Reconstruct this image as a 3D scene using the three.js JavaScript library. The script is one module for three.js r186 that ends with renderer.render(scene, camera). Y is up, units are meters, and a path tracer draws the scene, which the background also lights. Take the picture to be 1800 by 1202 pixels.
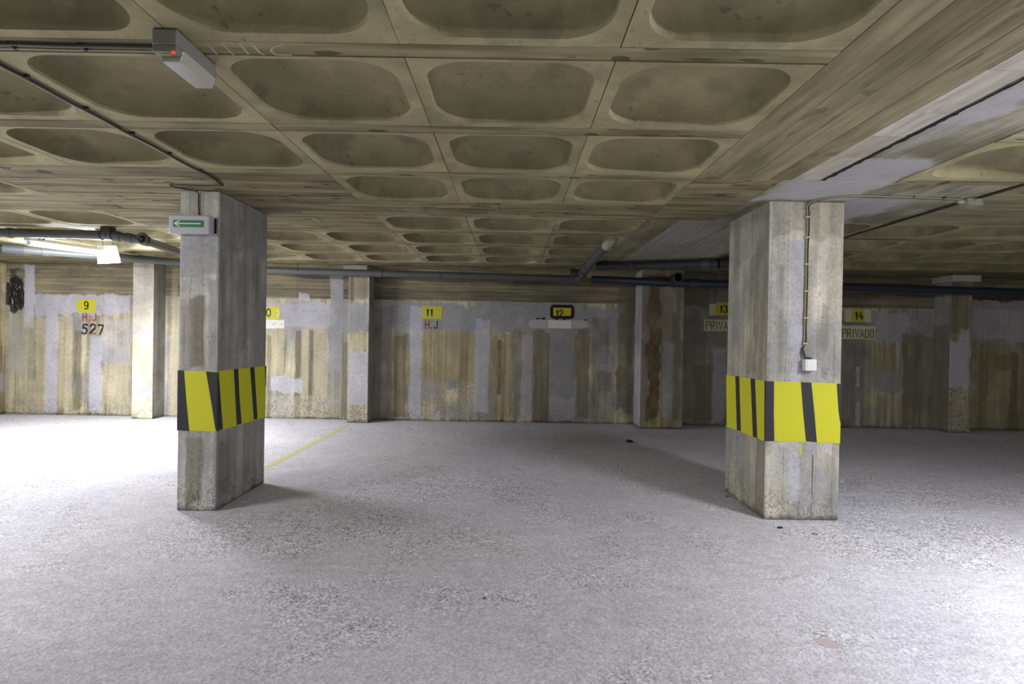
import * as THREE from 'three';
import { RoundedBoxGeometry } from 'three/addons/geometries/RoundedBoxGeometry.js';
import { mergeGeometries, toCreasedNormals } from 'three/addons/utils/BufferGeometryUtils.js';
import { RectAreaLightUniformsLib } from 'three/addons/lights/RectAreaLightUniformsLib.js';

// ---------------------------------------------------------------- camera, lights, exposure
const scene = new THREE.Scene();
scene.background = new THREE.Color(0x000000);
const CAM_H = 1.325, CEIL = 2.38, BACK = 9.0;
const camera = new THREE.PerspectiveCamera(2 * Math.atan(601 / 1007) * 180 / Math.PI, 1800 / 1202, 0.05, 60);
camera.rotation.order = 'XYZ';
camera.position.set(0, CAM_H, 0);
camera.rotation.set(-7 / 1007, 0, 0.0165);
scene.add(camera);
const renderer = new THREE.WebGLRenderer({ antialias: true });
renderer.toneMapping = THREE.LinearToneMapping;
renderer.toneMappingExposure = 1.0;
renderer.shadowMap.enabled = true;
RectAreaLightUniformsLib.init();
const TUBE_COLOR = [0.95, 0.96, 1.0];
// every lamp: [x, y, depth of the middle, length, turn about y, tilt, power of its light, glow of its tube]
const LAMPS = {
  visible: { at: [-5.08, 2.262, 6.6], len: 1.24, turn: 0, tilt: 0.05, power: 1800, glow: 14 },
  right: { at: [3.55, 2.316, 1.9], len: 1.24, turn: 0, tilt: 0, power: 1150, glow: 9 },
  left: { at: [-4.75, 2.316, 2.2], len: 1.24, turn: 0, tilt: 0, power: 1050, glow: 9 },
  rear: { at: [0.3, 2.316, -0.5], len: 1.24, turn: Math.PI / 2, tilt: 0, power: 130, glow: 9 },
};

// ---------------------------------------------------------------- helpers
function rng(seed) { let s = seed >>> 0; return () => { s = (s + 0x6D2B79F5) | 0; let t = Math.imul(s ^ (s >>> 15), 1 | s); t = (t + Math.imul(t ^ (t >>> 7), 61 | t)) ^ t; return ((t ^ (t >>> 14)) >>> 0) / 4294967296; }; }
function hash(x, y, s) { let h = Math.imul(x | 0, 374761393) ^ Math.imul(y | 0, 668265263) ^ Math.imul(s | 0, 2147483647 ^ 0x5bd1e995); h = Math.imul(h ^ (h >>> 13), 1274126177); h ^= h >>> 16; h = Math.imul(h, 0x85ebca6b); h ^= h >>> 13; return (h >>> 0) / 4294967296; }
function vn(x, y, s = 0, px = 0, py = 0) {             // value noise 0..1, periodic if px, py are given
  const xi = Math.floor(x), yi = Math.floor(y); let fx = x - xi, fy = y - yi;
  fx = fx * fx * (3 - 2 * fx); fy = fy * fy * (3 - 2 * fy);
  const wx = (i) => px ? ((i % px) + px) % px : i, wy = (i) => py ? ((i % py) + py) % py : i;
  const a = hash(wx(xi), wy(yi), s), b = hash(wx(xi + 1), wy(yi), s), c = hash(wx(xi), wy(yi + 1), s), d = hash(wx(xi + 1), wy(yi + 1), s);
  return a + (b - a) * fx + (c - a) * fy + (a - b - c + d) * fx * fy;
}
function fbm(x, y, s, oct = 4, px = 0, py = 0) { let v = 0, a = 0.5, t = 0; for (let i = 0; i < oct; i++) { v += a * vn(x, y, s + i * 17, px, py); t += a; x *= 2; y *= 2; px *= 2; py *= 2; a *= 0.5; } return v / t; }
const sst = (a, b, x) => { const t = Math.min(1, Math.max(0, (x - a) / (b - a))); return t * t * (3 - 2 * t); };
const clamp = (x, a = 0, b = 1) => Math.min(b, Math.max(a, x));
const mix3 = (a, b, t) => [a[0] + (b[0] - a[0]) * t, a[1] + (b[1] - a[1]) * t, a[2] + (b[2] - a[2]) * t];
const scl = (a, k) => [a[0] * k, a[1] * k, a[2] * k];

// fn(u, v) -> [r, g, b, height] in sRGB 0..1; returns a colour map and a bump map
function makeTex(w, h, fn, repeat = false) {
  const col = new Uint8Array(w * h * 4), bmp = new Uint8Array(w * h * 4);
  for (let j = 0; j < h; j++) for (let i = 0; i < w; i++) {
    const c = fn((i + 0.5) / w, (j + 0.5) / h), k = (j * w + i) * 4, b = clamp(c[3]) * 255;
    col[k] = clamp(c[0]) * 255; col[k + 1] = clamp(c[1]) * 255; col[k + 2] = clamp(c[2]) * 255; col[k + 3] = 255;
    bmp[k] = bmp[k + 1] = bmp[k + 2] = b; bmp[k + 3] = 255;
  }
  const t = (d, srgb) => { const x = new THREE.DataTexture(d, w, h); x.magFilter = THREE.LinearFilter; x.minFilter = THREE.LinearMipmapLinearFilter; x.generateMipmaps = true; if (srgb) x.colorSpace = THREE.SRGBColorSpace; x.wrapS = x.wrapT = repeat ? THREE.RepeatWrapping : THREE.ClampToEdgeWrapping; x.needsUpdate = true; return x; };
  return { map: t(col, true), bump: t(bmp, false) };
}
const std = (o) => new THREE.MeshStandardMaterial({ roughness: 0.9, metalness: 0, ...o });
const texMat = (t, bumpScale, o = {}) => std({ map: t.map, bumpMap: t.bump, bumpScale, ...o });

const used = {};
function numbered(name) { used[name] = (used[name] ?? -1) + 1; return used[name] ? `${name}_${String(used[name]).padStart(3, '0')}` : name; }
function shade(o) { o.traverse((m) => { if (m.isMesh) { m.castShadow = true; m.receiveShadow = true; } }); return o; }
function mesh(name, geo, mat, parent, pos) {
  const m = new THREE.Mesh(geo, mat); m.name = parent === scene ? numbered(name) : name;
  if (pos) m.position.set(...pos);
  m.castShadow = m.receiveShadow = true; parent.add(m); return m;
}
const counts = new Map();
function part(name, geo, mat, parent, pos) {            // a part, numbered within its thing
  const key = parent.uuid + name, n = counts.get(key) ?? 0; counts.set(key, n + 1);
  return mesh(n ? `${name}_${String(n).padStart(3, '0')}` : name, geo, mat, parent, pos);
}
const GROUPS = { concrete_column: 'free-standing concrete columns', wall_pilaster: 'pilasters along the back wall', bay_number: 'yellow bay numbers on the back wall', private_sign: 'painted PRIVADO strips', painted_initials: 'painted initials under bay numbers', drain_pipe: 'drain pipes under the ceiling', tube_lamp: 'fluorescent tube lamps', electric_cable: 'surface-mounted cables' };
function thing(name, label, category, pos = [0, 0, 0], group) {
  const g = new THREE.Group(); g.name = numbered(name); g.position.set(...pos); scene.add(g);
  g.userData = { label, category }; group ??= GROUPS[name]; if (group) g.userData.group = group;
  return g;
}
function structure(name, pos = [0, 0, 0]) { const g = new THREE.Group(); g.name = name; g.position.set(...pos); g.userData.kind = 'structure'; scene.add(g); return g; }
const box = (w, h, d) => new THREE.BoxGeometry(w, h, d);
const rbox = (w, h, d, r = 0.01, s = 2) => new RoundedBoxGeometry(w, h, d, s, r);
const V = (x, y, z) => new THREE.Vector3(x, y, z);
function tubeGeo(pts, r, seg = 12, radial = 8, smooth = true) {
  const c = smooth ? new THREE.CatmullRomCurve3(pts.map((p) => V(...p)), false, 'centripetal') : (() => { const k = new THREE.CurvePath(); for (let i = 0; i + 1 < pts.length; i++) k.add(new THREE.LineCurve3(V(...pts[i]), V(...pts[i + 1]))); return k; })();
  return new THREE.TubeGeometry(c, seg, r, radial, false);
}
function rod(a, b, r, radial = 14, open = false) {       // straight cylinder from a to b
  const A = V(...a), B = V(...b), d = B.clone().sub(A), L = d.length();
  const g = new THREE.CylinderGeometry(r, r, L, radial, 1, open);
  g.applyQuaternion(new THREE.Quaternion().setFromUnitVectors(V(0, 1, 0), d.normalize()));
  return g.translate((A.x + B.x) / 2, (A.y + B.y) / 2, (A.z + B.z) / 2);
}
// uv of a geometry scaled and shifted (uv in metres for tiled textures)
function uvBox(g, scale, ou = 0, ov = 0, swap = false) { // planar uv by dominant normal, in metres * scale
  const p = g.attributes.position, n = g.attributes.normal, uv = new Float32Array(p.count * 2);
  for (let i = 0; i < p.count; i++) {
    const x = p.getX(i), y = p.getY(i), z = p.getZ(i), ax = Math.abs(n.getX(i)), ay = Math.abs(n.getY(i)), az = Math.abs(n.getZ(i));
    let u, v; if (ay >= ax && ay >= az) { u = x; v = z; } else if (ax >= az) { u = z; v = y; } else { u = x; v = y; }
    if (swap) [u, v] = [v, u];
    uv[i * 2] = u * scale + ou; uv[i * 2 + 1] = v * scale + ov;
  }
  g.setAttribute('uv', new THREE.BufferAttribute(uv, 2)); return g;
}
// a flat painted stroke along 2D points, standing off its surface by t, in the xy plane facing +z
function ribbon(pts, w, t = 0.002, closed = false, wob = 0, seed = 1) {
  const n = pts.length, pos = [], idx = [], R = rng(seed);
  for (let i = 0; i < n; i++) {
    const a = closed ? pts[(i + n - 1) % n] : pts[Math.max(0, i - 1)], b = closed ? pts[(i + 1) % n] : pts[Math.min(n - 1, i + 1)];
    let dx = b[0] - a[0], dy = b[1] - a[1]; const L = Math.hypot(dx, dy) || 1; dx /= L; dy /= L;
    let k = 1; if (i > 0 && i < n - 1 || closed) { const ux = pts[i][0] - a[0], uy = pts[i][1] - a[1], l = Math.hypot(ux, uy) || 1; k = 1 / Math.max(0.5, Math.abs((ux * dx + uy * dy) / l)); }
    const hw = w / 2 * k * (1 + wob * (R() - 0.5));
    const ext = closed ? 0 : (i === 0 ? -1 : i === n - 1 ? 1 : 0) * w * 0.4;
    const x = pts[i][0] + dx * ext, y = pts[i][1] + dy * ext;
    pos.push(x - dy * hw, y + dx * hw, t, x + dy * hw, y - dx * hw, t, x - dy * hw, y + dx * hw, 0, x + dy * hw, y - dx * hw, 0);
  }
  const m = closed ? n : n - 1;
  for (let i = 0; i < m; i++) {
    const a = i * 4, b = ((i + 1) % n) * 4;
    idx.push(a, a + 1, b + 1, a, b + 1, b, a + 2, a, b, a + 2, b, b + 2, a + 1, a + 3, b + 3, a + 1, b + 3, b + 1);
  }
  if (!closed) { const e = (n - 1) * 4; idx.push(0, 2, 3, 0, 3, 1, e, e + 3, e + 2, e, e + 1, e + 3); }
  const g = new THREE.BufferGeometry(); g.setAttribute('position', new THREE.Float32BufferAttribute(pos, 3)); g.setIndex(idx);
  const f = g.toNonIndexed(); f.computeVertexNormals(); return f;
}
// flat polygon plate of thickness t in the xy plane
function plate(pts, t = 0.003) { const s = new THREE.Shape(pts.map((p) => new THREE.Vector2(...p))); return new THREE.ExtrudeGeometry(s, { depth: t, bevelEnabled: false, curveSegments: 6 }); }
function wavyRect(x0, y0, x1, y1, amp, seed, n = 10) {
  const R = rng(seed), o = [], j = () => (R() - 0.5) * 2 * amp;
  for (let i = 0; i < n; i++) o.push([x0 + (x1 - x0) * i / n, y0 + j()]);
  for (let i = 0; i < 3; i++) o.push([x1 + j(), y0 + (y1 - y0) * i / 3]);
  for (let i = 0; i < n; i++) o.push([x1 + (x0 - x1) * i / n, y1 + j()]);
  for (let i = 0; i < 3; i++) o.push([x0 + j(), y1 + (y0 - y1) * i / 3]);
  return o;
}
const arc = (cx, cy, rx, ry, a0, a1, n = 10) => Array.from({ length: n + 1 }, (_, i) => { const a = (a0 + (a1 - a0) * i / n) * Math.PI / 180; return [cx + rx * Math.cos(a), cy + ry * Math.sin(a)]; });
// hand-lettering strokes in a box 0.6 wide, 1 high
const GLYPH = {
  0: [arc(0.3, 0.5, 0.26, 0.5, 90, 450, 16)],
  1: [[[0.12, 0.78], [0.3, 1], [0.3, 0]]],
  2: [[...arc(0.3, 0.72, 0.26, 0.28, 165, -35, 9), [0.04, 0], [0.58, 0]]],
  3: [[...arc(0.28, 0.75, 0.24, 0.25, 150, -80, 8), ...arc(0.28, 0.26, 0.28, 0.26, 80, -150, 8)]],
  4: [[[0.3, 1], [0.04, 0.34], [0.56, 0.34]], [[0.4, 0.6], [0.4, 0]]],
  5: [[[0.52, 1], [0.12, 1], [0.08, 0.56], ...arc(0.27, 0.32, 0.28, 0.32, 110, -140, 9)]],
  7: [[[0.04, 1], [0.56, 1], [0.46, 0.55], [0.3, 0]]],
  9: [arc(0.3, 0.7, 0.25, 0.3, 0, 360, 14), [[0.55, 0.72], [0.54, 0.3], ...arc(0.3, 0.24, 0.24, 0.24, 0, -140, 6)]],
  H: [[[0.05, 0], [0.05, 1]], [[0.55, 0], [0.55, 1]], [[0.05, 0.5], [0.55, 0.5]]],
  '.': [[[0.1, 0], [0.14, 0.07]]],
  J: [[[0.5, 1], [0.5, 0.28], ...arc(0.27, 0.26, 0.23, 0.26, 0, -150, 7)]],
  P: [[[0.05, 0], [0.05, 1]], [[0.05, 1], [0.5, 1], [0.52, 0.52], [0.05, 0.5]]],
  R: [[[0.05, 0], [0.05, 1]], [[0.05, 1], [0.5, 1], [0.52, 0.52], [0.05, 0.5]], [[0.25, 0.5], [0.55, 0]]],
  I: [[[0.2, 0], [0.2, 1]]],
  V: [[[0.02, 1], [0.3, 0], [0.58, 1]]],
  A: [[[0.02, 0], [0.3, 1], [0.58, 0]], [[0.13, 0.36], [0.47, 0.36]]],
  D: [[[0.05, 0], [0.05, 1], [0.4, 1], [0.54, 0.86], [0.54, 0.14], [0.4, 0], [0.05, 0]]],
  O: [[[0.08, 0.1], [0.08, 0.9], [0.16, 1], [0.44, 1], [0.53, 0.9], [0.53, 0.1], [0.44, 0], [0.16, 0], [0.08, 0.1]]],
};
const ADV = { '.': 0.32, I: 0.42, 1: 0.5 };
// returns one geometry per letter, lettering starting at x, y with cap height h
function letters(text, x, y, h, stroke, opt = {}) {
  const out = []; let cx = x; const sx = opt.sx ?? 1, sk = opt.skew ?? 0;
  [...text].forEach((ch, i) => {
    if (ch !== ' ') out.push(mergeGeometries(GLYPH[ch].map((s, k) => ribbon(s.map(([a, b]) => [cx + (a * sx + b * sk) * h, y + b * h + (opt.bob ? opt.bob * Math.sin(i * 2.1) * h : 0)]), stroke, opt.t ?? 0.0015, false, opt.wob ?? 0.2, i * 7 + k + 3))));
    cx += ((ADV[ch] ?? 0.68) * sx + (opt.gap ?? 0.08)) * h;
  });
  return out;
}

// ---------------------------------------------------------------- concrete surfaces (colour and relief only)
const C = { cream: [0.78, 0.745, 0.64], ochre: [0.66, 0.615, 0.48], olive: [0.49, 0.455, 0.355], dark: [0.35, 0.33, 0.275], brown: [0.45, 0.405, 0.31], grey: [0.60, 0.60, 0.605], pale: [0.72, 0.715, 0.75], mid: [0.52, 0.51, 0.485], rust: [0.34, 0.25, 0.145], black: [0.09, 0.085, 0.085], white: [0.86, 0.85, 0.83] };
// vertical board-marked concrete; patches are [x0, x1, y0, y1, kind, strength, edge] in metres on the surface
function concreteFn(o) {
  const seed = o.seed, bw = o.board ?? 0.115, A = o.a ?? C.cream, B = o.b ?? C.olive, gr = o.grey ?? 0.3, top = o.top ?? 99;
  return (X, Y) => {
    const wob = (fbm(X * 2.1, Y * 1.1, seed + 5, 3) - 0.5) * 0.04, bx = (X + wob) / bw, bi = Math.floor(bx), bf = bx - bi;
    const tint = hash(bi, 1, seed), streak = fbm(X * 16, Y * 0.9 + tint * 9, seed + 11, 4), fine = fbm(X * 60, Y * 60, seed + 21, 3), blot = fbm(X * 2.2, Y * 2.2, seed + 31, 4), cloud = fbm(X * 7, Y * 5, seed + 36, 3);
    let t = clamp((streak - 0.5) * 1.5 + 0.42 + (tint - 0.5) * 0.35 + (blot - 0.5) * 0.9);
    let c = mix3(A, B, t);
    c = mix3(c, C.grey, clamp((blot - 0.5) * 3 + gr) * 0.8);
    c = scl(c, 0.86 + 0.28 * cloud);
    let h = 0.5 + (tint - 0.5) * 0.3 + (fine - 0.5) * 0.25;
    const eg = Math.min(bf, 1 - bf) * bw; if (hash(bi, 7, seed) < 0.75) { const e = 1 - sst(0.002, 0.007, eg + (fine - 0.5) * 0.004); c = scl(c, 1 - 0.12 * e); h -= 0.3 * e; }
    if (Y > top) {                                         // upper band cast against horizontal boards
      const k = sst(0, 0.012, Y - top + (fine - 0.5) * 0.01), by = Y / 0.12, hi = Math.floor(by), hf = by - hi, g2 = fbm(X * 1.6 + hi * 3.7, Y * 34, seed + 41, 4), bl2 = fbm(X * 1.3, Y * 3, seed + 47, 3);
      let c2 = mix3(C.ochre, C.dark, clamp((g2 - 0.5) * 0.9 + 0.52 + (hash(hi, Math.floor(X / 1.7), seed + 3) - 0.5) * 0.3 + (bl2 - 0.5) * 1.1));
      const e2 = 1 - sst(0.002, 0.008, Math.min(hf, 1 - hf) * 0.12); c2 = scl(c2, 1 - 0.15 * e2);
      c = mix3(c, c2, k); h = h + (0.55 + (g2 - 0.5) * 0.5 - 0.3 * e2 - h) * k;
    }
    for (const p of o.patches ?? []) {
      const E = p[6] ?? 0.03; if (X < p[0] - 0.15 || X > p[1] + 0.15 || Y < p[2] - 0.2 || Y > p[3] + 0.2) continue;
      const jx = (fbm(X * 9, Y * 5, seed + 51, 3) - 0.5) * 0.07 * (E / 0.03), jy = (fbm(X * 7, Y * 5, seed + 61, 4) - 0.5) * 0.16 * (E / 0.03);
      const d = Math.min(Math.min(X - p[0], p[1] - X) + jx, Math.min(Y - p[2], p[3] - Y) + jy);
      let m = sst(-E * 0.5, E * 0.5, d + (fine - 0.5) * 0.02) * (p[5] ?? 1); if (m <= 0) continue;
      const k = p[4];
      if (k === 'grey') { c = mix3(c, scl(C.grey, 0.9 + 0.2 * cloud), m * 0.92); h += (0.62 + (cloud - 0.5) * 0.1 - h) * m; }
      else if (k === 'pale') { c = mix3(c, scl(C.pale, 0.94 + 0.12 * cloud), m * 0.95); h += (0.68 - h) * m; }
      else if (k === 'white') { c = mix3(c, C.white, m * (0.75 + 0.25 * sst(0.3, 0.5, fine))); }
      else if (k === 'cream') { c = mix3(c, scl(mix3(C.cream, C.ochre, streak), 0.95 + 0.1 * cloud), m * 0.85); }
      else if (k === 'ochre') { c = mix3(c, scl(mix3(C.ochre, C.olive, clamp((streak - 0.35) * 1.6)), 0.95 + 0.12 * cloud), m * 0.85); h += (streak - 0.5) * 0.5 * m; }
      else if (k === 'olive') { c = mix3(c, mix3(C.olive, C.dark, streak), m * 0.8); }
      else if (k === 'dark') { c = mix3(c, mix3(C.dark, C.olive, cloud), m * (0.5 + 0.5 * sst(0.35, 0.6, cloud))); }
      else if (k === 'mid') { c = mix3(c, scl(C.mid, 0.85 + 0.3 * cloud), m * 0.85); }
      else if (k === 'rust') { c = mix3(c, scl(C.rust, 0.8 + 0.5 * cloud), m * (0.55 + 0.45 * streak)); }
      else if (k === 'soot') { c = mix3(c, C.black, m * sst(0.3, 0.55, fbm(X * 13, Y * 9, seed + 71, 3))); }
      else if (k === 'spots') { const s = sst(0.58, 0.72, fbm(X * 60, Y * 60, seed + 81, 3)); c = mix3(c, mix3(C.cream, C.white, 0.3), m * 0.5); c = mix3(c, C.dark, s * m * 0.6); h -= s * 0.6 * m; }
    }
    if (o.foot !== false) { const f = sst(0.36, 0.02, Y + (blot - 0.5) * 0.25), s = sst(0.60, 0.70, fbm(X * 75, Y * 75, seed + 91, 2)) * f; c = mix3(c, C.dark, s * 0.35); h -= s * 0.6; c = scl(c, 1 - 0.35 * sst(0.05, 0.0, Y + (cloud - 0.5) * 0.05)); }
    const pit = 0.3 * sst(0.84, 0.9, vn(X * 70, Y * 70, seed + 95)) * sst(0.55, 0.75, vn(X * 6, Y * 6, seed + 96)); c = scl(c, 1 - 0.5 * pit); h -= 0.5 * pit;
    for (const k of o.cracks ?? []) for (let i = 0; i + 1 < k.length; i++) {
      const [x0, y0] = k[i], [x1, y1] = k[i + 1], L = Math.hypot(x1 - x0, y1 - y0), s = clamp(((X - x0) * (x1 - x0) + (Y - y0) * (y1 - y0)) / (L * L));
      const dd = Math.hypot(X - x0 - s * (x1 - x0), Y - y0 - s * (y1 - y0)) + (cloud - 0.5) * 0.02; const m = (1 - sst(0.002, 0.008, Math.abs(dd))) * sst(0.3, 0.5, vn(X * 9, Y * 9, seed + 98)); if (m > 0) { c = mix3(c, C.dark, m * 0.8); h -= m * 0.6; }
    }
    const g = 0.91 + 0.18 * fine, k = (o.gain ?? 1) * g;
    return [c[0] * k, c[1] * k, c[2] * k, h];
  };
}
function faceTex(w, h, u0, u1, fn) { return makeTex(w, h, (u, v) => fn(u0 + (u1 - u0) * u, v * CEIL)); }

// back wall: measured positions of the plaster patches, streaks and stains, in metres along the wall and above the floor
const WALL = [
  // bay nine
  [-7.676, -7.515, 1.37, 2.352, 'pale', 1, 0.02], [-7.496, -5.995, 1.58, 1.893, 'pale', 0.85], [-7.325, -7.137, 0.016, 1.643, 'pale', 1, 0.02], [-6.634, -6.438, 0.027, 1.253, 'pale', 1, 0.02], [-6.435, -5.988, 0.811, 1.526, 'pale', 0.5], [-7.138, -6.896, 0.127, 1.558, 'cream', 0.9], [-6.409, -5.998, 0.167, 0.811, 'cream', 0.9], [-6.859, -6.761, 0.085, 1.338, 'olive', 0.7], [-7.486, -7.343, 0.075, 1.506, 'cream', 0.8], [-7.864, -7.721, 0.785, 1.411, 'grey', 0.9], [-7.968, -7.503, 0.007, 1.501, 'cream', 0.5],
  [-7.98, -7.685, 1.634, 2.125, 'soot', 0.75, 0.04], [-7.928, -7.732, 1.857, 2.259, 'soot', 0.5, 0.05],
  [-8.044, -7.964, 0.003, 2.372, 'rust', 0.7, 0.02], [-6.983, -6.269, 2.189, 2.323, 'dark', 0.8],
  // bay ten
  [-5.363, -5.246, 0.048, 2.345, 'cream', 0.9, 0.02], [-3.884, -2.589, 1.424, 1.826, 'grey', 1], [-3.884, -2.866, 1.439, 1.823, 'pale', 0.5], [-3.361, -3.183, 1.861, 1.977, 'pale', 0.8], [-2.864, -2.667, 0.761, 2.271, 'grey', 1, 0.015], [-3.859, -3.573, 0.674, 1.407, 'cream', 0.8], [-3.407, -3.309, 0.008, 1.395, 'olive', 0.9, 0.02], [-3.302, -3.195, 0.323, 1.414, 'cream', 1, 0.02], [-3.184, -3.131, 0.146, 1.398, 'olive', 0.8, 0.02], [-3.106, -2.9, 0.327, 1.472, 'cream', 0.8], [-3.798, -3.279, 0.408, 0.658, 'pale', 0.9], [-3.847, -2.845, 0.008, 0.366, 'spots', 0.8], [-2.655, -2.574, 0.02, 1.228, 'olive', 0.7, 0.02], [-3.835, -3.782, 0.001, 1.298, 'olive', 0.6, 0.02],
  // bays eleven and twelve
  [-2.186, 1.897, 1.43, 1.841, 'grey', 1], [-2.176, -1.872, 0.03, 1.774, 'mid', 0.9], [-1.851, -1.654, 0.035, 1.332, 'olive', 0.7], [-1.603, -1.416, 0.012, 1.782, 'pale', 0.9, 0.02], [-1.408, -.586, 0.611, 1.389, 'ochre', 1], [-1.398, -.575, 0.047, 0.611, 'spots', 0.5], [-1.401, -1.151, 0.401, 0.642, 'grey', 0.8], [-1.017, -.857, 0.505, 0.684, 'grey', 0.9, 0.02], [-1.233, -1.117, 0.044, 0.16, 'pale', 0.8, 0.02], [-.566, -.352, 0.155, 1.621, 'pale', 0.85, 0.02], [-.295, 0.027, 0.061, 1.358, 'ochre', 0.8], [-.226, -.164, 0.463, 1.286, 'dark', 0.9, 0.02], [0.026, 0.151, 0.065, 1.451, 'mid', 0.7], [0.152, 0.322, 0.068, 1.364, 'pale', 0.7, 0.02], [0.348, 0.599, 0.027, 1.458, 'olive', 0.7], [0.599, 0.983, 0.032, 1.481, 'grey', 1, 0.015], [0.608, 0.992, 0.032, 0.39, 'pale', 0.6], [1.045, 1.215, 0.082, 1.469, 'olive', 0.6], [1.251, 1.519, 0.937, 1.652, 'mid', 0.9], [1.348, 1.616, 0.58, 1.117, 'grey', 0.7], [1.655, 1.905, 0.227, 2.194, 'dark', 0.8, 0.04], [1.352, 1.575, 0.491, 0.804, 'dark', 0.6], [1.738, 1.899, 1.123, 1.927, 'dark', 0.6, 0.1],
  // bay thirteen
  [2.636, 3.484, 0.025, 2.661, 'mid', 0.9], [2.645, 3.047, 0.021, 1.676, 'dark', 0.3, 0.06], [3.158, 3.364, 0.073, 1.236, 'pale', 0.6], [2.667, 3.069, 1.855, 2.212, 'dark', 0.6], [2.874, 3.143, 0.069, 0.963, 'olive', 0.5],
  // bay fourteen and beyond
  [5.16, 6.607, 1.369, 1.833, 'grey', 0.9], [5.714, 6.25, 1.37, 1.835, 'pale', 0.5], [5.175, 5.55, 0.018, 1.717, 'mid', 0.9], [5.679, 6.126, 0.904, 1.333, 'ochre', 0.9], [6.045, 6.099, 0.942, 1.336, 'pale', 0.8, 0.015], [5.688, 6.09, 0.564, 0.877, 'grey', 0.9], [6.143, 6.805, 0.018, 1.467, 'olive', 0.55], [5.418, 5.471, 0.628, 0.959, 'pale', 0.9, 0.015], [5.421, 5.492, 0.037, 0.413, 'pale', 0.9, 0.015], [6.196, 6.375, 0.015, 1.554, 'dark', 0.3, 0.06],
  [7.177, 8.303, 1.381, 2.024, 'pale', 0.8], [7.254, 8.327, -.005, 1.31, 'ochre', 0.8], [7.404, 7.78, 0.86, 1.397, 'ochre', 0.9], [7.836, 7.97, -.003, 1.223, 'olive', 0.8], [7.603, 7.853, 0.952, 1.175, 'rust', 0.35],
];
const wallFn = concreteFn({ seed: 3, gain: 0.99, grey: 0.28, top: 1.885, patches: WALL, cracks: [[[3.179, 2.396], [3.192, 1.681], [3.176, 1.145], [3.159, 0.608]]], a: C.cream, b: C.olive });
const wallTex = makeTex(2048, 320, (u, v) => wallFn(-8.6 + 17.2 * u, v * CEIL));
const plainFn = concreteFn({ seed: 91, grey: 0.4, top: 1.885 });
const plainTex = makeTex(1024, 256, (u, v) => plainFn(u * 9, v * CEIL), true);

// floor: tile of worn concrete, 4.2 m square, without repeats in sight thanks to the vertex tints
const FT = 4.2;
const floorTex = makeTex(2048, 2048, (u, v) => {
  const x = u * FT, y = v * FT, P = (f) => Math.round(f * FT);
  const q = (f) => P(f) / FT;
  const n1 = fbm(x * q(3), y * q(3), 201, 3, P(3), P(3)), n2 = fbm(x * q(18), y * q(18), 211, 3, P(18), P(18)), n3 = vn(x * q(95), y * q(95), 221, P(95), P(95)), n4 = vn(x * q(150), y * q(150), 231, P(150), P(150));
  const n6 = fbm(x * q(78), y * q(78), 251, 2, P(78), P(78)), n7 = fbm(x * q(120), y * q(90), 261, 2, P(120), P(90)), n8 = fbm(x * q(1), y * q(1), 271, 3, P(1), P(1)), n9 = fbm(x * q(9), y * q(26), 281, 3, P(9), P(26));
  const rough = sst(0.45, 0.68, n1 * 0.45 + n8 * 0.55);
  let l = 0.80 + (n2 - 0.5) * 0.05 + (n9 - 0.5) * 0.07 + (n4 - 0.5) * (0.15 + 0.22 * rough) + (n3 - 0.5) * 0.07;
  const darkSpot = sst(0.58, 0.74, n6) * (0.15 + 0.85 * rough), white = sst(0.56, 0.72, n7) * (0.35 + 0.65 * rough);
  l += white * 0.13 - darkSpot * 0.19;
  return [l * 0.985, l * 0.975, l * 1.02, 0.5 + (n2 - 0.5) * 0.4 + (n4 - 0.5) * 0.3 + white * 0.2 - darkSpot * 0.4];
}, true);

// ceiling coffers: dirty yellow-grey concrete, one tile 2.4 m square
const podTex = makeTex(1024, 1024, (u, v) => {
  const x = u * 8, y = v * 8;
  const a = fbm(x, y, 301, 4, 8, 8), b = fbm(x * 4, y * 4, 311, 4, 32, 32), f = fbm(x * 24, y * 24, 321, 2, 192, 192), st = sst(0.52, 0.80, fbm(x * 2, y * 2, 331, 5, 16, 16)), sp = sst(0.74, 0.84, fbm(x * 12, y * 12, 341, 2, 96, 96)) * sst(0.5, 0.75, vn(x * 2, y * 2, 351, 16, 16));
  let c = mix3([0.595, 0.572, 0.44], [0.525, 0.502, 0.38], clamp((a - 0.5) * 2.4 + 0.5));
  c = scl(c, 0.93 + 0.14 * b); c = mix3(c, [0.37, 0.36, 0.29], st * 0.35); c = mix3(c, [0.28, 0.26, 0.2], sp * 0.28);
  return [...scl(c, 0.97 + 0.06 * f), 0.5 + (b - 0.5) * 0.5 + (f - 0.5) * 0.4 - sp * 0.4];
}, true);
// formwork boards: grain along u, 2.4 m long by 1.2 m wide
function boardTex(seed, light, dark, mark) {
  return makeTex(1024, 512, (u, v) => {
    const x = u * 4, y = v * 48, g = fbm(x, y, seed, 4, 4, 48), g2 = fbm(x * 4, y * 2, seed + 9, 3, 16, 96), bl = fbm(u * 6, v * 4, seed + 15, 4, 6, 4), nick = sst(0.74, 0.84, vn(u * 24, v * 70, seed + 25, 24, 70)) * sst(0.45, 0.65, vn(u * 6, v * 6, seed + 26, 6, 6));
    let c = mix3(light, dark, clamp((g - 0.5) * 2.2 + 0.42 + (bl - 0.5) * 1.5)); c = scl(c, 0.90 + 0.2 * g2); c = mix3(c, [0.25, 0.22, 0.16], sst(0.70, 0.80, fbm(u * 3, v * 110, seed + 33, 3, 3, 110)) * mark * 0.7); c = mix3(c, [0.25, 0.22, 0.16], nick * mark);
    return [...c, 0.5 + (g - 0.5) * 0.8 + (g2 - 0.5) * 0.3 - nick * 0.6];
  }, true);
}
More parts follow.
